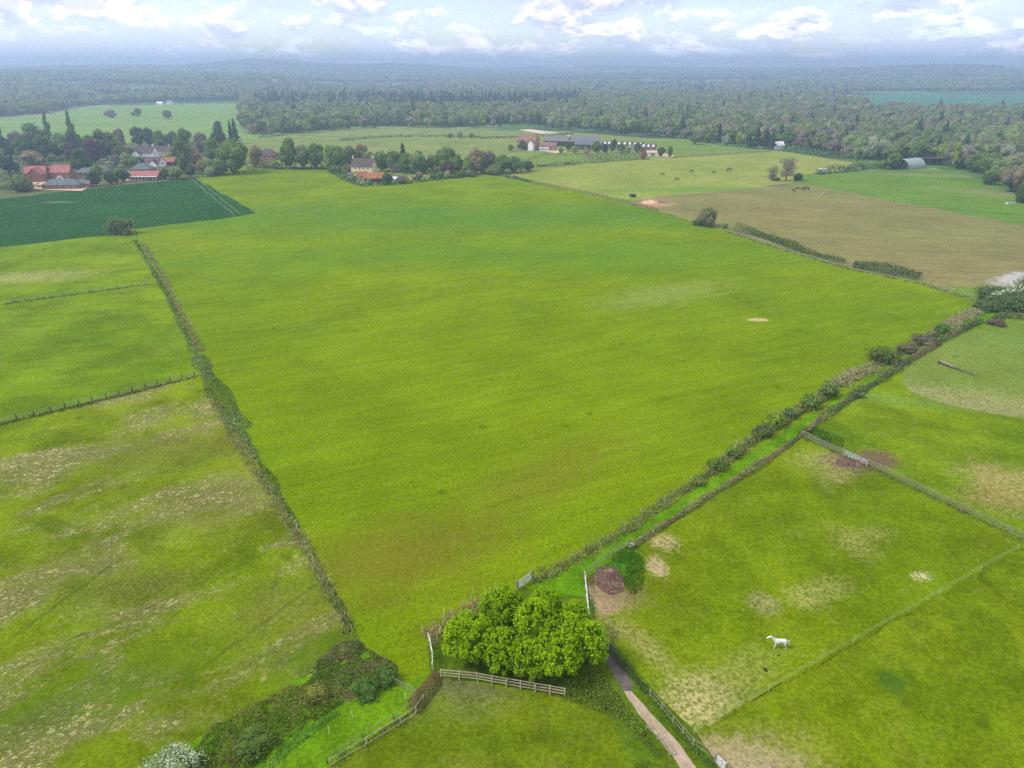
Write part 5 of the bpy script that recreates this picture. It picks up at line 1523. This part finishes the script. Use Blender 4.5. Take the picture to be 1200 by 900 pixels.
# ---------------------------------------------------------------- the bright green clump
def big_tree(px, py, h, w, col, label, seed):
    """broad field maple-like tree: heaps of leafy sprays over real limbs. px,py: foot"""
    rng = np.random.default_rng(seed)
    C, S = [], []
    n = 92
    for i in range(n):
        u = rng.random(); t = rng.uniform(0, 6.28)
        ph = math.acos(1 - 1.35 * u) if 1 - 1.35 * u > -1 else 3.0
        k = rng.uniform(.80, 1.0)
        C.append([math.cos(t) * math.sin(ph) * w / 2 * k, math.sin(t) * math.sin(ph) * w / 2 * k, h * .52 + math.cos(ph) * h * .44 * k])
        r = rng.uniform(.26, .48) * w / 5.4; S.append([r, r, r * 1.25])
    C, S = np.array(C), np.array(S)
    P_, N_ = surface_pts(rng, C, S, 560, -.75, .6)
    V = leaves(rng, P_, N_ + [0, 0, .4], .205, .6, twist=.7)
    # shoots that stick out and up
    ns = 260
    d = unit(rng.normal(0, 1, (ns, 3))); d[:, 2] = np.abs(d[:, 2]) * .9 + .05
    base = np.stack([d[:, 0] * w / 2 * .95, d[:, 1] * w / 2 * .95, h * .54 + d[:, 2] * h * .45], 1)
    k = np.repeat(np.arange(ns), 7)
    up = unit(d + [0, 0, .8])
    P2 = base[k] + up[k] * rng.uniform(0, .42, (len(k), 1)) + rng.normal(0, .06, (len(k), 3))
    V2 = leaves(rng, P2, up[k], .17, .6, twist=.8)
    V = np.vstack([V, V2])
    cols = leafcols(rng, len(V), .16, .08)
    # leaves towards the outside are yellower and brighter
    cen = V.mean(1)
    rr = np.linalg.norm((cen - [0, 0, h * .52]) / [w / 2, w / 2, h * .46], axis=1)
    tip = np.clip((rr - .88) * 4, 0, 1)[:, None]
    cols = cols * (1 + tip * np.array([[.28, .16, -.1]]))
    hv, hf, hc = hull(rng, C, S, .7, 2, .55)  # lobe hulls and core coloured darker: shade between the sprays is painted in
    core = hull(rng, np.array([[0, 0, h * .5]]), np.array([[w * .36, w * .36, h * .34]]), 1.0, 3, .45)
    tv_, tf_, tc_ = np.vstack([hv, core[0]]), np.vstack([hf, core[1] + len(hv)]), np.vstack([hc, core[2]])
    x, y = G(px, py)
    t = empty("maple_tree", (x, y, 0), rng.uniform(0, 6.28))
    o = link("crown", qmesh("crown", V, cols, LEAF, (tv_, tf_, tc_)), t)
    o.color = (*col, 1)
    m = MB()
    m.tube([(0, 0, -.05), (0, .03, h * .15), (.05, 0, h * .4), (0, 0, h * .75)], [.20, .16, .11, .03], 9)
    for i in range(9):
        a = i * 2.4; z = h * (.12 + .04 * i)
        m.tube([(0, 0, z), (math.cos(a) * w * .2, math.sin(a) * w * .2, z + h * .15), (math.cos(a) * w * .38, math.sin(a) * w * .38, z + h * .28)], [.09, .06, .02], 6)
    m.build("trunk", BARK, t)
    return tag(t, label, "tree", "bright green trees of the near clump")


BG_ = (0.100, 0.178, 0.003)
BG2 = (0.114, 0.196, 0.003)
for i, (px, py, h, w, c_, lb) in enumerate([
    (588, 742, 6.6, 5.02, BG_, "bright green tree at the back left of the clump, behind the grey gate side"),
    (638, 738, 5.8, 3.91, BG_, "bright green tree at the back middle of the clump, nearest the grey gate"),
    (672, 750, 5.2, 3.72, BG_, "bright green tree at the back right of the clump by the grass lane"),
    (551, 776, 6.4, 5.39, BG2, "broad bright green tree at the left end of the clump"),
    (627, 768, 7.6, 4.84, BG2, "tallest bright green tree in the middle of the clump"),
    (588, 788, 5.6, 4.28, BG_, "bright green tree at the front left of the clump above the wooden fence"),
    (652, 794, 6.0, 5.02, BG2, "broad bright green tree at the front right of the clump above the wooden fence"),
    (690, 779, 5.6, 3.91, BG2, "bright green tree at the right end of the clump beside the asphalt path"),
    (619, 794, 5.0, 4.09, BG_, "low bright green tree at the front middle of the clump"),
    (664, 772, 6.0, 3.72, BG2, "narrow bright green tree between the tallest one and the right end of the clump")]):
    big_tree(px, py, h, w, c_, lb, 300 + i)

# ---------------------------------------------------------------- trees one can tell apart
def T(px, top, base, wpx, shape, col, where, name=None, group=None, lean=0, cat="tree"):
    x, y = G(px, base)
    k = mpp(base)
    h = max(2.0, (base - top) * k)
    w = wpx * k * (1.0 if shape not in ('bush',) else 1.05)
    nm = name or {'round': 'broadleaf_tree', 'tall': 'broadleaf_tree', 'poplar': 'poplar_tree', 'cone': 'conifer_tree', 'bare': 'bare_tree', 'bush': 'bush'}[shape]
    kind = {'round': 'rounded', 'tall': 'tall', 'poplar': 'pointed', 'cone': 'conical', 'bare': 'thinly leaved', 'bush': 'low bushy'}[shape]
    lb = f"{CNAME[col]} {kind} tree {where}" if shape != 'bush' else f"{CNAME[col]} bush {where}"
    return tree(nm, x, y, h, w, shape, col, lb, "bush" if shape == 'bush' else cat, group, lean)


VG = "trees among the village houses"
for a in [
    (61, 130, 172, 9, 'poplar', OLIVE, "left of the pair standing before the hillside pasture"), (88, 131, 172, 11, 'poplar', OLIVE, "right of the pair standing before the hillside pasture"),
    (4, 139, 172, 8, 'poplar', GREYB, "at the far left edge of the village"), (277, 139, 168, 12, 'cone', CONIF, "behind the biggest tree right of the village"),
    (272, 142, 168, 8, 'cone', CONIF, "touching the other cone behind the biggest village tree"),
    (8, 153, 186, 16, 'round', DARK, "at the left edge of the village, uphill of the dark hedge"), (24, 150, 180, 20, 'round', GREYB, "between two dark trees left of the village"),
    (45, 143, 178, 34, 'round', GREEN, "behind the broad dark one above the red roofs"), (34, 155, 188, 26, 'round', DARK, "left half of the broad pair above the red-roofed wing house"),
    (52, 155, 188, 28, 'round', DARK, "right half of the broad pair above the red-roofed wing house"), (39, 174, 193, 34, 'round', BROWN, "low behind the evergreen screen"),
    (12, 180, 203, 20, 'round', CONIF, "at the left edge behind the pale round bush"), (26, 200, 224, 30, 'bush', OLIVE, "large and rounded, in front of the red-roofed wing house"),
    (2, 172, 196, 14, 'round', SILV, "at the very left edge of the village"),
    (72, 152, 176, 16, 'round', PALE, "between the two pointed poplars"), (88, 149, 180, 24, 'round', DARK, "under the right pointed poplar"),
    (86, 166, 192, 20, 'round', PURP, "left of the larger purple one behind the red roofs"), (112, 163, 192, 26, 'round', PURP, "larger of two behind the red roofs"),
    (97, 172, 204, 28, 'round', DARK, "right behind the red-roofed house with the white porch"), (126, 150, 188, 32, 'tall', OLIVE, "tall behind the purple tree"),
    (140, 158, 184, 16, 'round', YEL, "between the olive tree and the white house"), (144, 150, 178, 14, 'round', GREYB, "on the skyline left of the white house"),
    (164, 148, 172, 18, 'round', DARK, "left of a touching pair behind the white house"), (176, 146, 172, 20, 'round', DARK, "right of a touching pair behind the white house"),
    (190, 152, 174, 20, 'round', GREEN, "behind the cream cottage"), (204, 151, 174, 18, 'round', DARK, "right behind the cream cottage"),
    (150, 176, 197, 20, 'round', PALE, "in a garden left of the white cottages"), (163, 180, 200, 18, 'round', GREEN, "just below the tall white house"),
    (137, 178, 196, 14, 'round', GREYB, "in the gardens above the bungalows"), (131, 188, 203, 14, 'round', SILV, "behind the two dark bungalow trees"),
    (115, 189, 208, 15, 'round', PALE, "behind the bungalow with grey roof"), (113, 196, 218, 17, 'round', DARK, "leftmost of three in front of the bungalows"),
    (130, 197, 216, 16, 'round', DARK, "middle of three in front of the bungalows"), (145, 195, 213, 18, 'round', DARK, "rightmost of three in front of the bungalows"),
    (194, 195, 210, 13, 'round', DARK, "small one right of the veranda house"), (208, 193, 210, 20, 'round', PALE, "right of the veranda house"),
    (217, 162, 204, 24, 'tall', OLIVE, "tall one right of the orange-roofed outbuilding"), (229, 169, 196, 18, 'round', BROWN, "behind the tall olive one right of the houses"),
    (224, 190, 208, 14, 'round', DARK, "at the foot of the tall olive one right of the houses"),
    (237, 151, 182, 22, 'round', GREYB, "on the skyline between village and biggest tree"), (250, 160, 190, 26, 'round', GREEN, "left behind the biggest village tree"),
    (258, 141, 172, 20, 'round', DARK, "on the skyline left of the conical pair"), (216, 150, 176, 20, 'round', GREEN, "on the skyline right of the cream cottage"),
    (278, 157, 202, 44, 'round', GREEN, "biggest of the village, at the far corner of the meadow"), (255, 185, 205, 32, 'bush', GREEN, "broad, at the foot of the biggest village tree"),
    (238, 184, 201, 18, 'bush', BROWN, "between the olive tree and the broad green bush"), (274, 189, 203, 12, 'bush', YEL, "small, below the biggest village tree"),
    (246, 194, 207, 14, 'bush', SILV, "pale, at the corner of the dark crop"), (300, 170, 196, 20, 'round', BROWN, "left of the purple-brown roof"),
    (322, 186, 198, 16, 'round', PALE, "in front of the purple-brown roof"), (60, 208, 219, 9, 'bush', DARK, "small, beside the white porch"),
    (152, 168, 184, 16, 'round', BROWN, "above the gardens left of the white house"), (14, 162, 186, 16, 'round', DARK, "second from the left edge of the village"),
    (70, 160, 186, 22, 'round', GREEN, "left of the purple pair"), (106, 155, 176, 18, 'round', GREEN, "between right poplar and tall olive tree"),
    (200, 176, 190, 10, 'bush', YEL, "between the cream cottage and the orange-roofed outbuilding"),
]: T(*a, group=VG)
BGp = "trees of the belt behind the cream farmhouse"
for a in [
    (340, 160, 198, 30, 'round', GREEN, "leftmost of the belt beyond the meadow"), (356, 165, 198, 22, 'round', OLIVE, "second from the left of the belt beyond the meadow"),
    (371, 163, 198, 26, 'round', GREEN, "third from the left of the belt beyond the meadow"), (386, 168, 199, 20, 'round', YEL, "in the belt right above the meadow's hedge"),
    (397, 165, 200, 26, 'round', GREEN, "in the belt just left of the cream farmhouse"), (411, 166, 196, 22, 'round', OLIVE, "behind the left chimney of the cream farmhouse"),
    (424, 168, 194, 20, 'round', BROWN, "rising behind the cream farmhouse roof"), (434, 174, 196, 20, 'round', PALE, "behind the right chimney of the cream farmhouse"),
    (396, 192, 203, 16, 'bush', GREEN, "at the left foot of the cream farmhouse garden"), (407, 191, 204, 12, 'bush', OLIVE, "left of the greenhouse"),
    (448, 173, 201, 24, 'round', GREEN, "first right of the cream farmhouse"), (462, 172, 201, 24, 'round', GREEN, "second right of the cream farmhouse"),
    (473, 168, 196, 13, 'cone', CONIF, "dark and leaning, in the belt right of the farmhouse"), (476, 178, 203, 24, 'round', GREEN, "below the leaning dark conifer"),
    (461, 189, 206, 14, 'bare', GREYB, "rising from the farmhouse garden"), (491, 172, 203, 24, 'round', PALE, "right of the leaning dark conifer"),
    (496, 182, 204, 20, 'round', DARK, "in the belt left of the purple tree"), (506, 178, 200, 20, 'round', GREYB, "left behind the tallest of the belt"),
    (523, 167, 202, 32, 'round', GREEN, "tallest of the belt, right of the farmhouse"), (525, 186, 207, 20, 'round', PURP, "in the belt right of the farmhouse"),
    (536, 178, 204, 20, 'round', GREEN, "right beside the purple one of the belt"), (548, 182, 205, 16, 'round', PALE, "between the purple one and the brown one"),
    (559, 173, 204, 26, 'round', BROWN, "left one of a brownish pair at the belt's right part"), (573, 172, 202, 22, 'round', GREYB, "right one of a brownish pair at the belt's right part"),
    (589, 177, 203, 22, 'round', GREEN, "left of three dark rounded ones ending the belt"), (602, 180, 203, 22, 'round', GREEN, "middle of three dark rounded ones ending the belt"),
    (619, 186, 201, 18, 'round', DARK, "last at the right end of the belt"), (580, 190, 205, 20, 'bush', OLIVE, "under the brownish pair of the belt"),
    (454, 200, 216, 15, 'bush', DARK, "right beside the orange-roofed barn"), (450, 196, 210, 12, 'bush', GREEN, "behind the orange-roofed barn"), (472, 203, 215, 16, 'bush', GREYB, "rounded, right of the white garden shed"),
    (491, 199, 212, 14, 'round', BROWN, "small, standing on the farmhouse lawn"), (508, 201, 210, 9, 'bush', GREEN, "first of four small ones along the garden hedge"),
    (516, 199, 209, 9, 'bush', GREEN, "second of four small ones along the garden hedge"), (525, 198, 209, 10, 'bush', SILV, "third of four small ones along the garden hedge"),
    (538, 199, 208, 12, 'bush', GREEN, "fourth of four small ones along the garden hedge"), (550, 197, 207, 14, 'bush', OLIVE, "at the right end of the garden hedge"),
    (415, 203, 213, 9, 'bush', GREEN, "in front of the greenhouse"), (433, 208, 217, 8, 'bush', PALE, "in front of the orange-roofed barn"),
]: T(*a, group=BGp)
FG = "trees round the stable yard"
for a in [
    (612, 162, 176, 10, 'round', DARK, "left of the big brick farmhouse"), (598, 168, 177, 9, 'round', GREEN, "alone in the paddock left of the brick farmhouse"),
    (666, 165, 177, 9, 'round', DARK, "in front of the largest grey barn"), (673, 169, 180, 11, 'round', YEL, "in front of the largest grey barn"),
    (699, 165, 180, 13, 'tall', GREEN, "right end of the largest grey barn"), (709, 168, 180, 9, 'round', CONIF, "between barn and stable blocks"),
    (718, 163, 179, 9, 'tall', DARK, "in front of the first stable block"), (728, 167, 180, 14, 'round', DARK, "in front of the second stable block"),
    (747, 165, 180, 12, 'round', DARK, "in front of the third stable block"), (754, 174, 187, 9, 'round', RED, "beside the low white building"),
    (736, 172, 181, 10, 'round', OLIVE, "between the second and third stable block"),
    (774, 170, 184, 11, 'round', DARK, "left of a pair right of the stable yard"), (785, 171, 185, 9, 'round', GREEN, "right of a pair right of the stable yard"),
    (687, 172, 182, 9, 'round', BROWN, "in front of the lower dark barn"), (657, 172, 180, 8, 'round', OLIVE, "between the sandy yard and the grey barns"),
    (814, 155, 169, 16, 'round', GREEN, "alone before the wood, above the yellow pasture"), (528, 155, 162, 7, 'round', GREEN, "first of three small ones on the back pasture"),
    (539.5, 153, 162, 9, 'round', PALE, "second of three small ones on the back pasture"), (552.5, 155, 162, 7, 'round', GREEN, "third of three small ones on the back pasture"),
    (130, 127, 138, 13, 'round', GREYB, "first of three on the hillside pasture"), (162, 125, 136.5, 12, 'round', GREEN, "second of three on the hillside pasture"), (197, 129, 139.5, 15, 'round', GREEN, "third of three on the hillside pasture"),
    (921, 182, 212, 26, 'bare', GREYB, "large and leafless on the hedge line between pastures"), (905, 192, 212, 15, 'bare', GREYB, "smaller leafless one left of the large leafless tree"),
    (935, 201, 211, 11, 'bush', DARK, "right of the large leafless tree"), (910, 207, 212, 7, 'bush', DARK, "tiny, under the smaller leafless tree"),
    (1045, 175, 198, 24, 'round', GREEN, "standing left over the hangar"), (1072, 160, 190, 26, 'round', GREEN, "behind the hangar"),
    (1118, 165, 198, 14, 'tall', YEL, "pale golden one right of the dark open shed"), (1158, 200, 216, 20, 'bush', DARK, "at the wood's edge right of the hangar field"),
    (1185, 193, 224, 30, 'round', GREYB, "at the right edge of the hangar field"), (1200, 205, 238, 26, 'bush', DARK, "at the right edge of the hangar field"),
    (851, 156, 171, 12, 'round', SILV, "before the wood left of the dark evergreens"), (866, 152, 172, 14, 'round', YEL, "before the wood left of the dark evergreens"),
    (878, 156, 174, 12, 'cone', CONIF, "first of the dark evergreens at the wood's foot"), (886, 150, 174, 14, 'cone', CONIF, "second of the dark evergreens at the wood's foot"),
    (896, 150, 174, 14, 'cone', CONIF, "third of the dark evergreens at the wood's foot"), (904, 153, 175, 12, 'cone', CONIF, "last of the dark evergreens at the wood's foot"),
]: T(*a, group=FG)

# ---------------------------------------------------------------- the woods
EDGE = [(-150, 152), (0, 138.5), (50, 134.5), (100, 125), (175, 121.5), (250, 118.8), (284, 118.8), (286, 150), (292, 162), (330, 160), (380, 156.5), (420, 152), (480, 151.5), (560, 151.5), (612, 149),
        (660, 153), (760, 161), (800, 163), (825, 170), (850, 171), (905, 174), (925, 176), (960, 182), (1007, 189.5), (1050, 192), (1085, 190), (1110, 195), (1150, 208), (1180, 220), (1215, 240), (1320, 285)]
ex = np.array([e[0] for e in EDGE]); ey = np.array([e[1] for e in EDGE])


def edge_y(px): return np.interp(px, ex, ey)


def wood_colour(px, py, v, r):
    """kind of tree by place: bare and brownish to the right, dark pines on the middle ridge"""
    if py < 129 and 300 < px < 680 and py > 117: pine = .55
    elif py < 118: pine = .06
    else: pine = .03
    if r < pine: return CONIF
    bare = .40 if px > 760 else (.30 if px > 430 and py < 145 else .2)
    if px < 285: bare = .3
    if v < bare: return (GREYB, BROWN, GREYB, GREYB)[int(v * 1000) % 4]
    return (GREEN, PALE, OLIVE, GREEN, DARK, YEL, PALE, GREEN, OLIVE, SILV)[int(v * 1000) % 10]


# the front ranks, one by one
places = []
def segname(px):
    for lim, nm in ((100, "behind the hillside pasture at the far left"), (286, "along the far edge of the hillside pasture"), (400, "at the left end of the middle wood"), (560, "in the middle wood behind the pale back pasture"),
                    (720, "in the middle wood behind the stable yard"), (830, "in the wood above the yellow pasture's left part"), (960, "in the wood behind the dark evergreens"), (1060, "in the wood left of the hangar"),
                    (1400, "in the wood right of the hangar")):
        if px < lim: return nm


rg = np.random.default_rng(77)
front_pts = []
for row, (dy, step) in enumerate(((1.0, 12.5), (6.0, 14.0))):
    px = 2.0 if row == 0 else 290.0
    while px < 1200:
        e = float(edge_y(px))
        if 283 < px < 290: px += 6; continue
        k = mpp(e)
        x, y = G(px + rg.uniform(-2, 2), e - (0.5 + rg.uniform(0, 3.0)) - dy * (.5 if px < 286 else 1))
        if 1048 < px < 1100 and row == 0: px += 10; continue
        front_pts.append((px, x, y))
        px += step * rg.uniform(.7, 1.2) * (1 if px > 290 else .8) * min(1.0, .62 / k * 1.15)
n_front = 0
for px, x, y in front_pts:
    if n_front >= 170: break
    col = wood_colour(px, 150, rg.random(), rg.random())
    shape = 'cone' if col is CONIF else ('round' if rg.random() < .8 else 'tall')
    h = rg.uniform(9.5, 17.5) * (1.15 if shape == 'cone' else 1)
    w = rg.uniform(9, 17) * (.6 if shape == 'cone' else 1)
    nm = {'round': 'broadleaf_tree', 'tall': 'broadleaf_tree', 'cone': 'conifer_tree'}[shape]
    kd = {'round': 'rounded', 'tall': 'tall', 'cone': 'pointed'}[shape]
    sg = segname(px)
    tree(nm, x, y, h, w, shape, col, f"{CNAME[col]} {kd} edge tree {sg}", "tree", f"{CNAME[col]} {kd} trees {sg}")
    n_front += 1


def lod_tree(rng, conif):
    if conif:
        C = np.array([[0, 0, .38], [0.02, 0, .66], [0, 0, .88]]); S = np.array([[.36, .36, .26], [.24, .24, .2], [.11, .11, .15]])
    else:
        n = 5
        t = rng.uniform(0, 6.28, n)
        C = np.stack([np.cos(t) * .24, np.sin(t) * .24, rng.uniform(.48, .76, n)], 1); S = np.full((n, 3), 1.0) * rng.uniform(.17, .26, (n, 1))
        C = np.vstack([C, [[0, 0, .5]]]); S = np.vstack([S, [[.36, .36, .36]]])
    hv, hf, _ = hull(rng, C, S, .95, 1, 1)
    P_, N_ = surface_pts(rng, C, S, 520, -.4)
    V = leaves(rng, P_, N_, .13)
    # quads as they are, hull triangles as degenerate quads
    return V, hv[hf]


lods = [lod_tree(np.random.default_rng(900 + i), False) for i in range(5)] + [lod_tree(np.random.default_rng(950 + i), True) for i in range(2)]
lods_far = []
for i in range(4):
    r_ = np.random.default_rng(980 + i)
    C = np.array([[-.2, 0, .5], [.2, .05, .55], [0, -.1, .6], [0, 0, .4]]); S = np.array([[.3, .3, .3], [.28, .28, .32], [.25, .25, .3], [.4, .4, .4]])
    hv, hf, _ = hull(r_, C, S, 1, 1, 1)
    P_, N_ = surface_pts(r_, C, S, 60, -.3)
    lods_far.append((leaves(r_, P_, N_, .2), hv[hf]))
lods_far += [lod_tree(np.random.default_rng(990), True)]


def forest(name, samples, protos, is_con, label, seed):
    """samples: list of x, y, h, w, colour"""
    rng = np.random.default_rng(seed)
    Q, QC, TR, TC = [], [], [], []
    zs = height([s_[0] for s_ in samples], [s_[1] for s_ in samples])
    for (x, y, h, w, col), z in zip(samples, zs):
        cand = [p for p, c_ in zip(protos, is_con) if c_ == (col is CONIF)]
        V, Tt = cand[rng.integers(len(cand))]
        a = rng.uniform(0, 6.28); ca, sa = math.cos(a), math.sin(a)
        if col is CONIF: w = w * .62
        M = np.array([[ca * w, sa * w, 0], [-sa * w, ca * w, 0], [0, 0, h]])
        off = np.array([x, y, z])
        c = (np.array(col) * .62 + np.array([.075, .090, .045]) * .38) * .95 * rng.uniform(.85, 1.15)
        if col is CONIF: c = np.array(col) * 1.0
        Q.append(V @ M + off); TR.append(Tt @ M + off)
        QC.append(c * np.clip(rng.normal(1, .1, (len(V), 1)), .6, 1.4)); TC.append(np.tile(c * .9, (len(Tt), 1)))
    Q, QC, TR, TC = np.vstack(Q), np.vstack(QC), np.vstack(TR), np.vstack(TC)
    tf_ = np.arange(len(TR) * 3).reshape(-1, 3)
    o = link(name, qmesh(name, Q, QC, LEAF, (TR.reshape(-1, 3), tf_, TC)))
    o.color = (1, 1, 1, 1)
    return tag(o, label, None, None, "stuff")


def in_clearing(px, py):
    """open fields inside the far woodland"""
    if px > 985 + (py - 109) * 1.5 and 107 < py < 133: return True
    if 615 < px < 905 and 93 < py < 98: return True
    if 500 < px < 640 and 88 < py < 91: return True
    if 920 < px < 1150 and 89 < py < 95: return True
    if 40 < px < 90 and 118 < py < 124: return True
    if 150 < px < 190 and 104 < py < 110: return True
    if 360 < px < 470 and 99 < py < 104: return True
    if 115 < px < 160 and 110 < py < 117: return True
    if 60 < px < 110 and 96 < py < 100: return True
    if 240 < px < 330 and 96 < py < 99: return True
    return False


rg = np.random.default_rng(101)
near_s, far_s = [], []
y = 330.0
while y < 2450:
    sp = 10.5 + max(0, y - 800) * .0065
    xw = y * .80 + 60
    x = -xw
    while x < xw:
        xx, yy = x + rg.uniform(-.45, .45) * sp, y + rg.uniform(-.45, .45) * sp
        x += sp
        px, py = to_px(xx, yy)
        if yy > 1200: px, py = to_px(xx, yy, float(height(xx, yy)))
        e = float(edge_y(px))
        margin = 1.5 if px < 286 else (4.5 if px > 290 else 2)
        if py > e - margin or px < -60 or px > 1260 or in_clearing(px, py): continue
        g = math.sin(xx * .006 + 1) + math.sin(yy * .009 + xx * .003) + math.sin(xx * .0021 - yy * .004)
        if yy > 1500 and g > 1.75: continue
        n1 = (math.sin(xx * .021 + yy * .011) + math.sin(yy * .017 - xx * .013 + 2) + 2) / 4
        v = min(.999, max(0, rg.random() * .7 + n1 * .3))
        if px > 286 and px < 680 and 117 < py < 129: rr = rg.random() * .5 + n1 * .5
        else: rr = rg.random()
        col = wood_colour(px, py, v, rr)
        h = rg.uniform(9.5, 16.5) * (1.22 if col is CONIF else 1) * (1.0 + .15 * n1)
        near_s.append((xx, yy, h, sp * rg.uniform(1.15, 1.8), col))
    y += sp
print("near woods", len(near_s))
y = 2450.0
while y < 7400:
    sp = 30 + (y - 2450) * .011
    xw = y * .80
    x = -xw
    while x < xw:
        xx, yy = x + rg.uniform(-.45, .45) * sp, y + rg.uniform(-.45, .45) * sp
        x += sp
        px, py = to_px(xx, yy, float(height(xx, yy)))
        g = math.sin(xx * .0022 + 1) + math.sin(yy * .0035 + xx * .0011) + math.sin(xx * .005 - yy * .003)
        if g > .75 or px < -60 or px > 1260 or in_clearing(px, py): continue
        far_s.append((xx, yy, rg.uniform(11, 17), sp * rg.uniform(1.0, 1.5), CONIF if rg.random() < .1 else (GREEN, OLIVE, GREYB, DARK, BROWN)[int(rg.integers(5))]))
    y += sp
print("far woods", len(far_s))
forest("woods", near_s, lods, [False] * 5 + [True] * 2, "mixed woodland stretching away behind the pastures", 5)
forest("distant_woods", far_s, lods_far, [False] * 4 + [True], "hazy woodland near the horizon", 6)

# ---------------------------------------------------------------- picture settings
scene.view_settings.view_transform = 'Standard'
scene.view_settings.look = 'None'
scene.view_settings.gamma = 1.0
scene.view_settings.exposure = 1.42
scene.view_settings.use_curve_mapping = False
scene.render.film_transparent = False
cy = scene.cycles
cy.max_bounces = 5
cy.diffuse_bounces = 2
cy.glossy_bounces = 2
cy.transmission_bounces = 2
cy.volume_bounces = 1
cy.transparent_max_bounces = 4
cy.use_denoising = False
cy.denoising_input_passes = 'RGB_ALBEDO_NORMAL'
cy.denoising_prefilter = 'ACCURATE'
cy.caustics_reflective = False
cy.caustics_refractive = False
